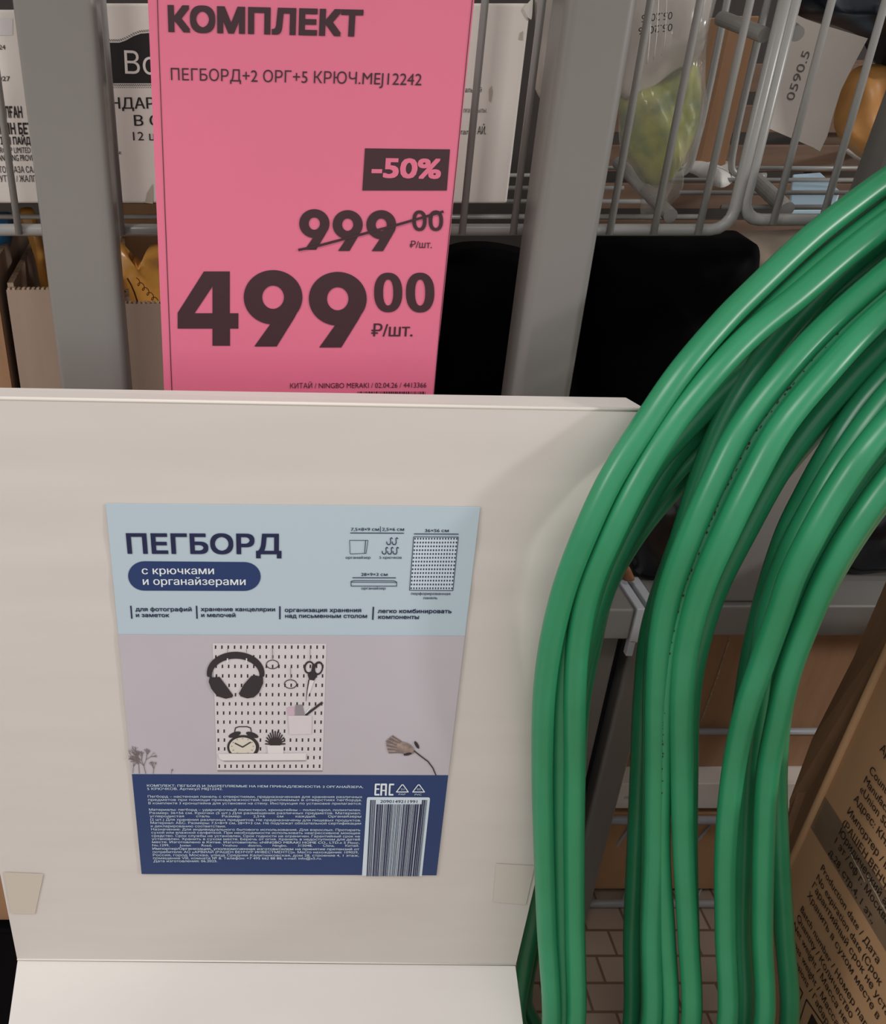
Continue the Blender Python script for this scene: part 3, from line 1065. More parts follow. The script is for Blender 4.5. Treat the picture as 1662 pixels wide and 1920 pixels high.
def nine(mb, L, Rr, T, B, lift):
    """heavy geometric 9 in the pixel box L..Rr, T..B"""
    X = lambda x: L + (Rr - L) * x
    Y = lambda y: B + (T - B) * y
    oc = [(X(.5 + .5 * math.cos(a)), Y(.645 + .355 * math.sin(a))) for a in [R(7.5 * k) for k in range(48)]]
    hl = [(X(.5 + .186 * math.cos(a)), Y(.645 + .153 * math.sin(a))) for a in [R(12 * k) for k in range(30)]]
    poly(mb, pt, oc, I, lift, [hl])
    poly(mb, pt, [(X(.50), Y(.325)), (X(.46), Y(.30)), (X(.18), Y(0)), (X(.56), Y(0)), (X(.86), Y(.37)), (X(.95), Y(.50)), (X(.99), Y(.58)), (X(.70), Y(.60)), (X(.66), Y(.50))], I, lift - 0.0001)


def zero(mb, L, Rr, T, B, lift, hx=.36, hy=.66):
    cx, cy, rx, ry = (L + Rr) / 2, (T + B) / 2, (Rr - L) / 2, (B - T) / 2
    sup = lambda rx, ry, n: [(cx + rx * abs(math.cos(a)) ** .88 * (1 if math.cos(a) > 0 else -1), cy + ry * abs(math.sin(a)) ** .88 * (1 if math.sin(a) > 0 else -1)) for a in [2 * math.pi * (k + .5) / n for k in range(n)]]
    poly(mb, pt, sup(rx, ry, 44), I, lift, [sup(rx * hx, ry * hy, 32)])


def crop(x, y):      # coordinates read off an enlarged view of the tag
    return (280 + x / 2.6806, 380 + y / 2.68)


b = MB()
poly(b, pt, [crop(*q) for q in ((143, 553), (275, 345), (405, 345), (405, 555), (448, 555), (448, 632), (406, 632), (406, 718), (318, 718), (318, 632), (143, 632))], I, 0.0003,
     [[crop(*q) for q in ((228, 555), (318, 420), (318, 555))]])
nine(b, crop(475, 0)[0], crop(770, 0)[0], crop(0, 338)[1], crop(0, 722)[1], 0.0004)
nine(b, crop(802, 0)[0], crop(1093, 0)[0], crop(0, 347)[1], crop(0, 727)[1], 0.0004)
zero(b, crop(1130, 0)[0], crop(1272, 0)[0], crop(0, 351)[1], crop(0, 550)[1], 0.0004)
zero(b, crop(1290, 0)[0], crop(1433, 0)[0], crop(0, 351)[1], crop(0, 551)[1], 0.0004)
b.build('price_digits', tg)
b = MB()
text(b, pt, '₽/шт.', crop(1115, 672), crop(1323, 672), 24, I, 0.0003, 0.012)
b.build('unit_text', tg)
b = MB()
text(b, pt, '₽/шт.', crop(1308, 226), crop(1420, 228), 13, I, 0.0003, 0.008)
b.build('unit_text', tg)
b = MB()
nine(b, crop(754, 0)[0], crop(906, 0)[0], crop(0, 32)[1], crop(0, 236)[1], 0.0004)
nine(b, crop(922, 0)[0], crop(1073, 0)[0], crop(0, 37)[1], crop(0, 242)[1], 0.0004)
nine(b, crop(1091, 0)[0], crop(1241, 0)[0], crop(0, 37)[1], crop(0, 243)[1], 0.0004)
zero(b, crop(1322, 0)[0], crop(1394, 0)[0], crop(0, 38)[1], crop(0, 142)[1], 0.0004, .48, .70)
zero(b, crop(1404, 0)[0], crop(1477, 0)[0], crop(0, 38)[1], crop(0, 142)[1], 0.0004, .48, .70)
b.build('old_price_digits', tg)
b = MB()
line(b, pt, [crop(752, 236), crop(840, 218), crop(1060, 160), crop(1240, 112), crop(1476, 44)], 4.6, I, 0.0006)
b.build('strike_line', tg)
b = MB()
text(b, pt, 'КИТАЙ / NINGBO MERAKI / 02.04.26 / 4413366', crop(708, 932), crop(1392, 928), 9.5, I, 0.0003, 0.0)
b.build('supplier_text', tg)
b = MB()
rnd = random.Random(3)
x = 1047.0
while x < 1386:
    w = rnd.choice((2.6, 2.6, 5.2, 7))
    x2 = min(x + w, 1388)
    poly(b, pt, [crop(x, 948), crop(x2, 948), crop(x2, 1000), crop(x, 1000)], I, 0.0003)
    x = x2 + rnd.choice((2.6, 4, 5.2))
b.build('barcode', tg)

# ================================================================== white pegboard carton with its sticker
ang = R(0.95)
EX = Vector((math.cos(ang), 0, -math.sin(ang)))
EZ = Vector((math.sin(ang), 0, math.cos(ang)))
px = Plane((0, 0, -0.4), EX, EZ)
zcr = (px.loc(30, 1797).y + px.loc(972, 1812).y) / 2       # crease height
zto = (px.loc(100, 744).y + px.loc(1190, 769).y) / 2
xL, xR = px.loc(15, 1712).x, px.loc(985, 1735).x
bx = thing('pegboard_carton', 'large flat white carton with the blue pegboard sticker at front', 'carton', px.p((xL + xR) / 2, zcr - 0.022))
NX, NZ = 56, 40
b = MB()
vs, fs = [], []
for j in range(NZ + 1):
    for i in range(NX + 1):
        a = xL + (xR - xL) * i / NX
        c = zcr + (zto - zcr) * j / NZ
        w = 0.0004 * math.sin(c * 150) * (1 if j > NZ * 0.7 else 0.2)
        vs.append(px.p(a, c, w if 0 < j < NZ and 0 < i < NX else 0.0))
for j in range(NZ):
    for i in range(NX):
        k = j * (NX + 1) + i
        fs.append((k, k + 1, k + NX + 2, k + NX + 1))
b.add(vs, fs, M['white_card'])
b.build('front_panel', bx, smooth=True)
b = MB()
dp = 0.0165
ch = 0.005
b.prism([px.p(xL, zto, -0.0003), px.p(xR, zto - 0.001, -0.0003), px.p(xR, zto - 0.001, -0.004), px.p(xR - ch, zto, -dp), px.p(xL, zto, -dp)], -EZ * 0.006, M['white_card'])
b.build('top_edge', bx, bevel=0.0008)
b = MB()
b.tube([px.p(xL, zto - 0.0002, -0.0006), px.p(xR, zto - 0.0012, -0.0006)], 0.0011, M['white_card_edge'], 8)
b.build('top_fold', bx, smooth=True)
b = MB()
b.prism([px.p(xL, zcr - 0.001, -0.0012), px.p(xR, zcr - 0.001, -0.0012), px.p(xR, zto - 0.004, -0.0012), px.p(xL, zto - 0.004, -0.0012)], Vector((0, dp - 0.0015, 0)), M['white_card_edge'])
b.build('back_body', bx)
# bottom flap, bent towards the viewer
b = MB()
c0, c1 = px.p(xL, zcr - 0.0006), px.p(xR, zcr - 0.0006)
fl = Vector((0, -0.86, -0.50)).normalized()
q0, q1 = c0 + fl * 0.10, c1 + fl * 0.10
nrm = Vector((0, -0.50, 0.86))
b.prism([c0, c1, q1, q0], -nrm * 0.0022, M['white_card'])
b.build('bottom_flap', bx, bevel=0.0005)
b = MB()
b.tube([px.p(xL, zcr + 0.0008, 0.0002), px.p((xL + xR) / 2, zcr + 0.0012, 0.0002), px.p(xR, zcr + 0.0008, 0.0002)], 0.0007, M['white_card_edge'], 6)
b.build('fold_crease', bx, smooth=True)
b = MB()
poly(b, px, [(8, 1634), (82, 1637), (66, 1712), (21, 1712)], mat('tape_patch', srgb(202, 192, 180), 0.5), 0.0006)
b.build('tape_patch', bx)
b = MB()
poly(b, px, [(930, 1618), (1003, 1622), (986, 1695), (924, 1690)], mat('tape_patch_grey', srgb(208, 200, 193), 0.5), 0.0006)
b.build('tape_patch', bx)

st = MB()
S = [(199, 943), (900, 949), (818, 1639), (266, 1636)]
st.prism([px.p(*px.loc(*q), 0.0008) for q in S], (0, -0.0003, 0), M['sky_print'])
sticker = st.build('sticker', bx)
sticker['label'] = 'pale blue, lilac and navy printed sheet'


def side(v):
    k = (v - 943) / 693.5
    return 199 + 67 * k, 900 - 82 * k


NT = M['navy_text']
LF = 0.0014
b = MB()
text(b, px, 'ПЕГБОРД', (240, 1036), (528, 1037), 37, NT, LF, 0.026)
b.build('title_text', sticker)
b = MB()
pill = ell(272, 1077.5, 31, 27.5, 20, 0, 90, 270) + ell(458, 1078.5, 31, 27, 20, 0, -90, 90)
poly(b, px, pill, M['navy_print'], LF)
text(b, px, 'с крючками', (267, 1074), (402, 1074), 14, M['white_print'], LF + .0002, 0.014)
text(b, px, 'и органайзерами', (269, 1094), (461, 1094.5), 14, M['white_print'], LF + .0002, 0.014)
b.build('subtitle_badge', sticker)
b = MB()
for s1, s2, u, w1, w2, v in (('для фотографий', 'и заметок', 255, 105, 63, 1143.5), ('хранение канцелярии', 'и мелочей', 377, 139, 65, 1143.5),
                             ('организация хранения', 'над письменным столом', 534, 143, 154, 1145), ('легко комбинировать', 'компоненты', 708, 138, 77, 1147)):
    text(b, px, s1, (u, v), (u + w1, v + .4), 7.5, NT, LF, 0.021)
    text(b, px, s2, (u + .7, v + 11), (u + w2, v + 11.3), 7.5, NT, LF, 0.021)
for u, v in ((246, 1134), (369, 1134), (525, 1135), (700, 1136)):
    line(b, px, [(u, v), (u + (520 - u) / 3200 * 22, v + 23)], 2.6, NT, LF)
b.build('feature_text', sticker)
# line drawings
b = MB()


def c6(x, y):
    return (540 + x / 4.3737, 930 + y / 4.3741)


def l6(pts, w):
    line(b, px, [c6(*q) for q in pts], w, NT, LF)


text(b, px, '7,5×8×9 см', c6(515, 277), c6(745, 277), 6.2, NT, LF, 0.018)
text(b, px, '2,5×6 см', c6(770, 277), c6(950, 277), 6.2, NT, LF, 0.018)
l6([(757, 240), (757, 284)], 1.2)
l6([(512, 293), (948, 295)], 1.5)
text(b, px, '36×56 см', c6(1120, 287), c6(1315, 287), 6, NT, LF, 0.018)
l6([(1033, 301), (1395, 303)], 1.5)
text(b, px, '28×9×3 см', c6(598, 646), c6(815, 646), 6, NT, LF, 0.018)
l6([(530, 660), (882, 661)], 1.5)
l6([(505, 354), (655, 354), (640, 460), (512, 465), (508, 455), (505, 354)], 1.0)
l6([(635, 354), (628, 460)], 1.3)
for (x, y) in ((805, 330), (850, 330), (768, 408), (812, 408), (856, 408)):
    hk = [(x + 50, y + 10), (x + 42, y + 2), (x + 34, y + 10), (x + 36, y + 45), (x + 28, y + 58), (x + 14, y + 58), (x + 4, y + 48), (x + 4, y + 34)]
    l6(hk, 1.6)
text(b, px, 'органайзер', c6(472, 505), c6(676, 505), 4.8, NT, LF, 0.014)
text(b, px, '5 крючков', c6(748, 505), c6(930, 505), 4.8, NT, LF, 0.014)
text(b, px, 'органайзер', c6(600, 757), c6(800, 757), 4.8, NT, LF, 0.014)
text(b, px, 'перфорированная', c6(1008, 800), c6(1328, 802), 4.8, NT, LF, 0.014)
text(b, px, 'панель', c6(1108, 836), c6(1222, 836), 4.8, NT, LF, 0.014)
l6([(517, 690), (540, 683), (870, 685), (890, 695), (890, 728), (517, 728), (517, 690)], 1.2)
l6([(519, 696), (888, 698)], 1.0)
poly(b, px, [c6(*q) for q in ((1030, 325), (1394, 327), (1350, 764), (996, 762))], M['pale_print'], LF - 0.0002)
l6([(1030, 325), (1394, 327), (1350, 764), (996, 762), (1030, 325)], 1.2)
for j in range(14):
    for i in range(16):
        s, tt = (i + .55) / 16, (j + .45) / 14
        x = (1030 - 34 * tt) * (1 - s) + (1394 - 44 * tt) * s
        y = 326 + 437 * tt
        poly(b, px, [c6(x - 5, y - 7), c6(x + 5, y - 7), c6(x + 4, y + 7), c6(x - 6, y + 7)], NT, LF)
b.build('contents_drawing', sticker)

# printed photograph
b = MB()
Ltop, Rtop = side(1187)
Lbo, Rbo = side(1449)
poly(b, px, [(Ltop, 1187), (Rtop, 1190), (Rbo, 1450), (Lbo, 1448)], M['lilac_print'], 0.0013)


def c7(x, y):
    return (370 + x / 6.392, 1190 + y / 6.392)


def q7(pts, m, lift=0.0019, holes=()):
    poly(b, px, [c7(*q) for q in pts], M[m], lift, [[c7(*q) for q in h] for h in holes])


def s7(pts, w, m, lift=0.0020):
    line(b, px, [c7(*q) for q in pts], w / 6.392, M[m], lift)


q7([(240, 1600), (1500, 1608), (1500, 1625), (250, 1625)], 'mid_print', 0.0014)
q7([(185, 85), (1548, 90), (1500, 1605), (238, 1600)], 'board_print', 0.0015)
for j in range(14):
    tt = j / 13
    y = 130 + (1556 - 130) * (tt * 1.06 - 0.06 * tt * tt)
    for i in range(18):
        s = i / 17
        x = (222 + 44 * tt) * (1 - s) + (1512 - 46 * tt) * s
        if j in (11, 12) and i < (14 if j == 12 else 0):
            continue
        if 830 < y < 1160 and x > 1080 and x < 1390:
            continue
        if 1100 < y < 1400 and 380 < x < 740 or (1150 < y < 1400 and 830 < x < 1030):
            continue
        q7([(x - 9, y - 20), (x + 9, y - 20), (x + 8, y + 20), (x - 10, y + 20)], 'dark_print', 0.0016)
        q7([(x - 22, y - 14), (x - 11, y - 14), (x - 12, y + 20), (x - 23, y + 20)], 'board_print_light', 0.0016)
# headphones
outer = ell(462, 440, 345, 258, 40, 0, 172, 368)
inner = ell(462, 470, 285, 205, 40, 0, 172, 368)
q7(outer + inner[::-1], 'dark_print')
q7([(150, 490), (270, 480), (330, 560), (432, 700), (420, 725), (345, 742), (240, 710), (170, 620), (140, 540)], 'dark_print', 0.0021)
q7([(650, 470), (690, 460), (790, 485), (790, 560), (740, 670), (680, 725), (600, 738), (520, 712), (500, 680), (560, 570)], 'dark_print', 0.0021)
for x in (365, 592):
    s7([(x, 150), (x, 190)], 7, 'mid_print')
    s7([(x, 260), (x, 300)], 14, 'white_print', 0.0022)
# rings
for (cx, cy) in ((902, 335), (1118, 570)):
    q7(ell(cx, cy, 78, 56, 30), 'dark_print', 0.0018, [ell(cx, cy, 68, 47, 26)])
    s7([(cx, cy - 195), (cx, cy - 50)], 8, 'mid_print')
# scissors
q7(ell(1340, 370, 62, 78, 26, 12), 'dark_print', 0.0018, [ell(1342, 370, 42, 58, 22, 12)])
q7(ell(1448, 380, 60, 84, 26, 14), 'dark_print', 0.0018, [ell(1452, 382, 38, 60, 22, 14)])
q7([(1380, 320), (1415, 330), (1410, 440), (1440, 460), (1400, 525), (1340, 515), (1320, 450), (1360, 440)], 'dark_print', 0.0020)
q7([(1330, 515), (1345, 515), (1320, 640), (1305, 775), (1300, 770), (1312, 630)], 'dark_print', 0.0020)
q7([(1345, 520), (1400, 525), (1355, 650), (1315, 740), (1330, 620)], 'board_print_light', 0.0019)
s7([(1352, 150), (1350, 290)], 7, 'mid_print')
# cup
q7([(1075, 850), (1160, 835), (1165, 945), (1085, 945)], 'pink_print', 0.0018)
q7([(1175, 820), (1260, 815), (1290, 945), (1175, 945)], 'mid_print', 0.0018)
s7([(1300, 940), (1495, 790)], 26, 'dark_print', 0.0019)
s7([(1290, 935), (1360, 850)], 14, 'white_print', 0.0019)
q7([(1090, 945), (1372, 945), (1368, 1165), (1105, 1170)], 'cup_print', 0.0020)
# clock
q7(ell(552, 1325, 192, 145, 40, 0, 150, 390) , 'dark_print', 0.0018)
q7(ell(545, 1325, 158, 118, 40, 0, 144, 396), 'cream_print', 0.0019)
q7(ell(450, 1175, 78, 30, 24, -20), 'dark_print', 0.0018)
q7(ell(660, 1178, 78, 30, 24, 20), 'dark_print', 0.0018)
s7([(450, 1140), (460, 1095), (500, 1080), (600, 1080), (640, 1095), (650, 1140)], 12, 'dark_print', 0.0018)
s7([(455, 1275), (545, 1320), (640, 1262)], 14, 'dark_print', 0.0021)
for k in range(12):
    a = R(30 * k)
    s7([(545 + 122 * math.cos(a), 1310 + 88 * math.sin(a)), (545 + 136 * math.cos(a), 1310 + 98 * math.sin(a))], 8, 'mid_print', 0.0021)
# plant
for k in range(13):
    a = R(180 + 15 * k)
    s7([(935 + 30 * math.cos(a), 1290), (935 + 118 * math.cos(a), 1295 + 150 * math.sin(a) - 10)], 16, 'dark_print', 0.0018)
q7(ell(935, 1265, 80, 55, 24), 'dark_print', 0.0018)
q7([(838, 1302), (1036, 1302), (1034, 1400), (848, 1400)], 'board_print_light', 0.0020)
# shelf
q7([(255, 1400), (1305, 1392), (1300, 1475), (315, 1480), (270, 1460)], 'board_print_light', 0.0022)
q7([(315, 1482), (1300, 1477), (1298, 1488), (318, 1492)], 'mid_print', 0.0021)
# protea flower
def fl7(pts, m, lift=0.0018):
    poly(b, px, pts, M[m], lift)
for k in range(11):
    a = R(2 + 4.6 * k)
    x0, y0 = 770 - 8 * math.cos(a), 1406 - 3 + (5 - k) * 1.1
    ln = 42 - abs(k - 6) * 1.5
    x1, y1 = x0 - ln * math.cos(a * 0.75), y0 - ln * math.sin(a * 0.75)
    line(b, px, [(x0, y0), ((x0 + x1) / 2, (y0 + y1) / 2 - 1), (x1, y1)], 2.6, M['petal_print' if k % 2 else 'twig_print'], 0.0018)
fl7(ell(760, 1399, 18, 10, 20, 25), 'petal_print', 0.0019)
line(b, px, [(776, 1404), (786, 1412), (802, 1424), (811, 1436), (817, 1450)], 2.2, M['dark_print'], 0.0019)
fl7(ell(781, 1393, 8, 3, 14, 60), 'dark_print', 0.0019)
fl7(ell(764, 1410, 8, 2.6, 14, -12), 'dark_print', 0.0019)
# faint trees at left
rnd = random.Random(5)


def twig(x, y, a, ln, d):
    x2, y2 = x + ln * math.cos(a), y - ln * math.sin(a)
    if x2 < 243 + (1449 - y2) * -0.09 + 1 or y2 > 1447:
        return
    line(b, px, [(x, y), (x2, y2)], 0.5 + 0.18 * d, M['twig_print'], 0.0017)
    if d:
        for _ in range(3):
            twig(x2, y2, a + rnd.uniform(-.7, .7), ln * rnd.uniform(.6, .85), d - 1)


for (x, y, ln, d) in ((262, 1447, 16, 4), (274, 1447, 15, 4), (250, 1446, 12, 3), (288, 1447, 9, 3), (322, 1448, 4, 2)):
    twig(x, y, R(rnd.uniform(75, 105)), ln, d)
b.build('printed_photo', sticker)

# navy panel
b = MB()
L1, R1 = side(1449)
L2, R2 = side(1637)
poly(b, px, [(L1, 1449), (R1, 1451), (R2 + .2, 1638.5), (L2, 1636)], M['navy_print'], 0.0013)


def c9(x, y):
    return (260 + x / 3.7773, 1450 + y / 3.7773)


W = M['pale_print']
rows = [('КОМПЛЕКТ: ПЕГБОРД И ЗАКРЕПЛЯЕМЫЕ НА НЕМ ПРИНАДЛЕЖНОСТИ: 2 ОРГАНАЙЗЕРА,', 62, 1590, 82, 92, 1), ('5 КРЮЧКОВ. Артикул MEJ12242.', 64, 597, 105, 105, .5),
        ('Пегборд – настенная панель с отверстиями, предназначенная для хранения различных', 68, 1583, 159, 162, .2),
        ('предметов при помощи принадлежностей, закрепляемых в отверстиях пегборда.', 70, 1580, 182, 184, .2),
        ('В комплекте 3 кронштейна для установки на стену. Инструкция по установке прилагается.', 72, 1578, 206, 209, .2),
        ('Материалы: пегборд – ударопрочный полистирол, кронштейны – полистирол, полиэтилен.', 77, 1574, 252, 255, .3),
        ('Размер: 36×56 см. Крючки (5 шт.) Для размещения различных предметов. Материал:', 80, 1572, 275, 277, .2),
        ('углеродистая        сталь        Размер:        2,5×6        см        каждый.        Органайзеры', 82, 1575, 298, 300, .2),
        ('(2 шт.) Для хранения различных предметов. Не предназначены для пищевых продуктов.', 85, 1574, 322, 328, .2),
        ('Материал: АБС. Размеры: 7,5×8×9 см, 28×9×3 см. Не подлежат обязательной сертификации', 87, 1574, 345, 350, .2),
        ('и декларированию соответствия.', 89, 620, 368, 370, .2),
        ('Назначение: Для индивидуального бытового использования. Для взрослых. Протирать', 92, 1570, 391, 396, .2),
        ('сухой или влажной салфеткой. При необходимости использовать неагрессивное моющее', 93, 1568, 414, 418, .2),
        ('средство. Срок службы не установлен. Срок годности не ограничен. Гарантийный срок не', 95, 1567, 437, 441, .2),
        ('установлен. Хранить в сухом месте. Беречь от огня. Хранить в недоступном для детей', 96, 1566, 459, 463, .2),
        ('месте. Изготовлено в Китае. Изготовитель: «NINGBO MERAKI HOME CO., LTD.» 5 Floor,', 98, 1563, 481, 486, .6),
        ('No.1299,        Juxian        Road,        Yinzhou        district,        Ningbo,        315048,        China,        Китай.', 100, 1560, 504, 507, .2),
        ('Импортер/Организация, уполномоченная изготовителем на принятие претензий от', 101, 1562, 528, 532, 1),
        ('потребителя: АО «АРВИАЙ (РАШЕН ВЕНЧУР ИНВЕСТМЕНТС)». Место нахождения: 109029,', 103, 1556, 551, 554, .4),
        ('Россия, город Москва, улица Средняя Калитниковская, дом 28, строение 4, 1 этаж,', 104, 1560, 573, 577, .2),
        ('помещение VIII, комната № 8. Телефон: +7 495 662 88 88, e-mail: info@x5.ru.', 106, 1296, 595, 597, .2),
        ('Дата изготовления: 06.2025.', 108, 560, 616, 616, .5)]
for s, x0, x1, y0, y1, bo in rows:
    text(b, px, s, c9(x0, y0), c9(x1, y1), 4.2, W, LF + .0002, 0.014 * bo)
b.build('info_panel', sticker)
b = MB()


def cA(x, y):
    return (660 + x / 8.31, 1440 + y / 8.31)


def lA(pts, w):
    line(b, px, [cA(*q) for q in pts], w / 8.31, M['white_print'], LF + .0002)


lA([(430, 228), (368, 228), (360, 388), (420, 388)], 26)
lA([(366, 300), (418, 300)], 22)
lA([(452, 395), (460, 228), (530, 228), (524, 395)], 28)
lA([(458, 322), (528, 322)], 20)
lA([(648, 228), (588, 228), (580, 388), (636, 388)], 26)
for (cx, w) in ((782, 92), (1035, 92)):
    lA([(cx - w, 345), (cx + w, 345), (cx + 14, 235), (cx - 8, 235), (cx - w, 345)], 15)
text(b, px, '21', cA(758, 318), cA(810, 318), 3.4, W, LF + .0002)
text(b, px, '03', cA(1010, 318), cA(1064, 318), 3.4, W, LF + .0002)
text(b, px, 'PAP', cA(724, 395), cA(830, 395), 3.2, W, LF + .0002)
text(b, px, 'PVC', cA(974, 400), cA(1080, 400), 3.2, W, LF + .0002)
b.build('mark_symbols', sticker)
b = MB()
poly(b, px, [cA(*q) for q in ((232, 450), (240, 432), (256, 427), (1190, 430), (1208, 440), (1212, 462), (1085, 1658), (155, 1650))], M['pale_print'], LF + .0001)
text(b, px, '2090149211991', cA(438, 515), cA(1012, 518), 5.6, NT, LF + .0003, 0.01)
rnd = random.Random(9)
x = 285.0
while x < 1168:
    w = rnd.choice((9, 9, 12, 20, 26))
    x2 = min(x + w, 1170)
    top = 468 if (x < 375 or x > 1075) else 535
    def bot(xx):
        s = (xx - 285) / 885
        return 225 + (1045 - 225) * s
    # bars converge with the panel: straight on the sheet, slanted in the view
    poly(b, px, [cA(x, top), cA(x2, top), cA(bot(x2), 1656), cA(bot(x), 1654)], NT, LF + .0003)
    x = x2 + rnd.choice((8, 9, 11, 16))
b.build('barcode', sticker)

# ================================================================== green hose coils
HR = 0.0067


def hy(v):
    """distance of the front of the coils: they lean back against the basket at the top"""
    k = [(250, .075), (370, .055), (550, .025), (700, .0), (850, -.018), (1000, -.026), (1200, -.024), (1450, -.018), (1700, -.028), (1920, -.048), (2100, -.06)]
    if v <= k[0][0]:
        return k[0][1]
    for (a, b_) in zip(k, k[1:]):
        if a[0] <= v <= b_[0]:
            return a[1] + (b_[1] - a[1]) * (v - a[0]) / (b_[0] - a[0])
    return k[-1][1]


def hose_loop(coil, pts, dy, m, idx):
    """pts: from the foot up and over to the upper right; the loop closes outside on the right"""
    P = [atY(u, v, hy(v) + (dy(v) if callable(dy) else dy)) for (u, v) in pts]
    top, foot = P[-1], P[0]
    j = 0.006 * idx
    xo = 0.396 + (idx % 4) * 0.007
    yo = -0.085 - j
    d = (P[-1] - P[-2]).normalized()
    t = top + d * 0.03
    close = [t, Vector((max(xo - 0.012, t.x + 0.01), t.y * 0.6 + yo * 0.4, t.z - 0.015)), Vector((xo + 0.004, yo * 0.8, t.z - 0.10)), Vector((xo, yo - 0.02, -0.42)), Vector((xo - 0.006, yo - 0.05, -0.66)),
             Vector((xo * 0.55 + foot.x * 0.45, yo - 0.03, FLOOR + HR + 0.014 + j * 0.5)), Vector((foot.x + 0.035, foot.y, FLOOR + HR + 0.045 + j * 0.4)), foot + Vector((0.003, 0, -0.07))]
    b = MB()
    b.tube(catmull(P + close, 7, True), HR, M[m], 16, True)
    return b.build('hose_loop', coil, smooth=True)


HF, HD = 'hose_front', 'hose_front'
c1 = thing('hose_coil', 'green garden hose coil leaning over the right edge of the white carton', 'garden hose', (0.27, 0.0, FLOOR), 'green garden hose coils')
A_ = [(1034, 1920), (1025, 1740), (1019, 1560), (1017, 1450), (1021, 1300), (1035, 1200), (1060, 1100), (1098, 1000), (1145, 900), (1207, 800), (1275, 700), (1360, 600), (1400, 559), (1520, 446), (1600, 383), (1662, 338), (1700, 314)]
B_ = [(1080, 1920), (1078, 1740), (1077, 1560), (1078, 1450), (1078, 1300), (1084, 1200), (1104, 1100), (1146, 1000), (1196, 900), (1262, 793), (1330, 708), (1405, 630), (1493, 558), (1583, 481), (1664, 418), (1704, 392)]
M_ = [(1056, 1920), (1053, 1740), (1050, 1560), (1050, 1450), (1054, 1300), (1066, 1200), (1098, 1060), (1142, 950), (1215, 830), (1290, 735), (1400, 625), (1530, 500), (1662, 395), (1710, 360)]
s1 = [(1068, 1920), (1064, 1700), (1062, 1450), (1066, 1300), (1082, 1190), (1120, 1080), (1170, 970), (1228, 870), (1290, 800), (1360, 728), (1440, 660), (1560, 560), (1662, 480), (1710, 446)]
s2 = [(1060, 1920), (1060, 1700), (1060, 1450), (1068, 1300), (1090, 1190), (1134, 1085), (1190, 975), (1262, 858), (1340, 778), (1420, 704), (1540, 600), (1662, 510), (1710, 476)]
s3 = [(1070, 1920), (1066, 1700), (1066, 1450), (1074, 1300), (1098, 1190), (1140, 1090), (1185, 995), (1246, 905), (1320, 826), (1400, 752), (1540, 640), (1662, 548), (1710, 512)]
s4 = [(1074, 1920), (1072, 1700), (1072, 1450), (1080, 1320), (1100, 1210), (1135, 1105), (1190, 1005), (1262, 916), (1340, 838), (1440, 748), (1560, 650), (1662, 570), (1710, 536)]
hose_loop(c1, A_, 0.0, HF, 0)
hose_loop(c1, B_, -0.001, HF, 1)
hose_loop(c1, M_, 0.006, HF, 2)
for _s in (s1, s2, s3, s4):
    _s[:] = [(u + (9 if v > 1150 else 0), v) for u, v in _s]
ramp = lambda d0, d1: (lambda v: d0 if v > 1250 else (d1 if v < 900 else d0 + (d1 - d0) * (1250 - v) / 350))
hose_loop(c1, s1, ramp(0.024, 0.030), HF, 3)
hose_loop(c1, s2, ramp(0.036, 0.042), HF, 4)
hose_loop(c1, s3, ramp(0.048, 0.052), HF, 5)
hose_loop(c1, s4, ramp(0.060, 0.062), HF, 6)

c2 = thing('hose_coil', 'green garden hose coil with dotted print, the middle of the three bundles', 'garden hose', (0.32, 0.0, FLOOR), 'green garden hose coils')
E0 = [(1218, 1920), (1218, 1750), (1222, 1600), (1224, 1450), (1226, 1300), (1233, 1200), (1246, 1120), (1286, 990), (1318, 890), (1358, 790), (1418, 690), (1500, 590), (1590, 500), (1662, 440), (1710, 402)]
E1 = [(1222, 1920), (1222, 1750), (1228, 1600), (1230, 1450), (1233, 1300), (1240, 1200), (1258, 1105), (1296, 1000), (1340, 900), (1392, 800), (1468, 700), (1556, 606), (1662, 512), (1710, 474)]
E2 = [(1254, 1920), (1248, 1750), (1238, 1600), (1240, 1450), (1246, 1300), (1258, 1200), (1290, 1090), (1322, 1000), (1368, 900), (1424, 800), (1500, 700), (1585, 612), (1662, 545), (1710, 506)]
E3 = [(1296, 1920), (1290, 1750), (1282, 1600), (1279, 1450), (1280, 1300), (1291, 1200), (1318, 1098), (1362, 998), (1410, 900), (1466, 800), (1548, 700), (1630, 612), (1690, 560), (1720, 536)]
E4 = [(1298, 1920), (1294, 1750), (1290, 1600), (1290, 1450), (1294, 1300), (1312, 1200), (1345, 1100), (1400, 990), (1455, 890), (1510, 810), (1590, 715), (1662, 640), (1715, 590)]
E5 = [(1296, 1920), (1292, 1750), (1288, 1600), (1288, 1450), (1292, 1330), (1302, 1230), (1336, 1080), (1378, 998), (1428, 925), (1484, 855), (1556, 775), (1650, 680), (1720, 615)]
E6 = [(1184, 1920), (1186, 1750), (1193, 1600), (1200, 1450), (1208, 1300), (1222, 1180), (1260, 1060), (1300, 960), (1350, 860), (1440, 730), (1540, 620), (1662, 505), (1715, 460)]
E2D = ramp(0.004, 0.008)
hose_loop(c2, E0, 0.026, HF, 0)
hose_loop(c2, E1, 0.004, HF, 1)
hose_loop(c2, E2, E2D, HF, 2)
hose_loop(c2, E3, -0.004, HF, 3)
hose_loop(c2, E4, 0.026, HF, 4)
hose_loop(c2, E5, 0.036, HF, 5)
hose_loop(c2, E6, 0.045, HF, 6)

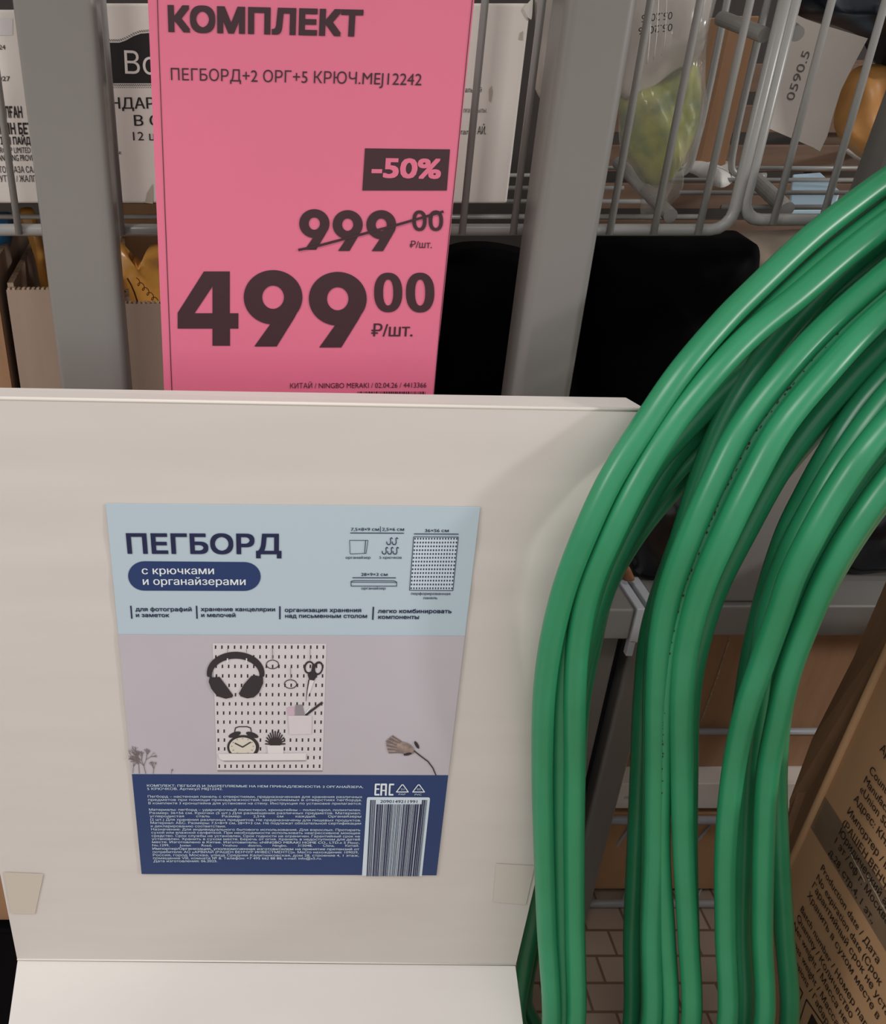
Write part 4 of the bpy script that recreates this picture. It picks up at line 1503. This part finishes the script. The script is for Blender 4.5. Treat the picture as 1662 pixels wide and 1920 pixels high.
c3 = thing('hose_coil', 'bright green garden hose coil beside the brown shipping carton, rightmost bundle', 'garden hose', (0.36, 0.0, FLOOR), 'green garden hose coils')
F0 = [(1372, 1920), (1368, 1750), (1372, 1600), (1384, 1450), (1400, 1300), (1418, 1200), (1438, 1120), (1478, 1000), (1512, 930), (1556, 850), (1606, 772), (1662, 706), (1715, 650)]
F1 = [(1398, 1920), (1392, 1750), (1396, 1600), (1404, 1450), (1420, 1300), (1434, 1200), (1454, 1110), (1490, 1020), (1527, 950), (1568, 880), (1614, 810), (1664, 745), (1715, 690)]
F2 = [(1364, 1920), (1361, 1750), (1361, 1600), (1375, 1450), (1400, 1330), (1427, 1250), (1462, 1150), (1486, 1080), (1520, 1010), (1560, 938), (1610, 862), (1664, 795), (1715, 742)]
F3 = [(1433, 1920), (1430, 1750), (1432, 1600), (1440, 1450), (1459, 1350), (1482, 1250), (1520, 1150), (1546, 1090), (1578, 1030), (1620, 965), (1666, 902), (1715, 845)]
F4 = [(1480, 1920), (1471, 1750), (1461, 1600), (1456, 1450), (1462, 1350), (1480, 1260), (1512, 1170), (1545, 1100), (1585, 1030), (1640, 950), (1710, 870)]
Fm = [(1404, 1920), (1398, 1750), (1399, 1600), (1412, 1450), (1432, 1340), (1452, 1250), (1490, 1140), (1520, 1070), (1566, 985), (1630, 890), (1715, 790)]
hose_loop(c3, F0, 0.022, HF, 0)
hose_loop(c3, F1, 0.010, HF, 1)
hose_loop(c3, F2, -0.010, HF, 2)
hose_loop(c3, F3, -0.010, HF, 3)
hose_loop(c3, Fm, 0.012, HF, 4)
hose_loop(c3, F4, 0.012, HF, 5)
# dotted print along one strand of the middle coil
P = [atY(u, v, hy(v) + E2D(v)) for u, v in E2]
C_ = catmull(P, 26)
rnd = random.Random(2)
b = MB()
for k in range(60, len(C_) - 50):
    if rnd.random() < 0.55:
        p = C_[k]
        tdir = (C_[k + 1] - C_[k - 1]).normalized()
        nv = (CAM - p).normalized()
        nv = (nv - tdir * nv.dot(tdir)).normalized()
        sd = tdir.cross(nv)
        nv2 = (nv + sd * rnd.uniform(-.25, .15)).normalized()
        q = p + nv2 * (HR + 0.00012)
        sd = tdir.cross(nv2)
        w, l = rnd.uniform(.0002, .0005), rnd.uniform(.0003, .0009)
        b.add([q - sd * w - tdir * l, q + sd * w - tdir * l, q + sd * w + tdir * l, q - sd * w + tdir * l], [(0, 1, 2, 3)], M['kraft_ink'])
b.build('printed_marking', c2)['label'] = 'dark dotted print along the hose'
# a fourth coil, mostly hidden behind the carton
c4 = thing('hose_coil', 'dark green hose strand low behind the right edge of the white carton', 'garden hose', (0.2, 0.05, FLOOR), 'green garden hose coils')
for k in range(2):
    xk, yk = 0.212 + 0.010 * k, 0.036 + 0.015 * k
    Pc = [Vector((xk + 0.02, yk, FLOOR + HR + 0.02)), Vector((xk + 0.004, yk, -0.76)), Vector((xk, yk, -0.68)), Vector((xk - 0.002, yk, -0.60)), Vector((xk - 0.02, yk + 0.004, -0.50)),
          Vector((xk - 0.07, yk + 0.01, -0.44)), Vector((xk - 0.13, yk + 0.01, -0.45)), Vector((xk - 0.17, yk + 0.01, -0.55)), Vector((xk - 0.175, yk + 0.01, -0.72)), Vector((xk - 0.13, yk, FLOOR + HR + 0.02)), Vector((xk - 0.05, yk, FLOOR + HR + 0.002))]
    b = MB()
    b.tube(catmull(Pc, 7, True), HR, M['hose_front'], 16, True)
    b.build('hose_loop', c4, smooth=True)
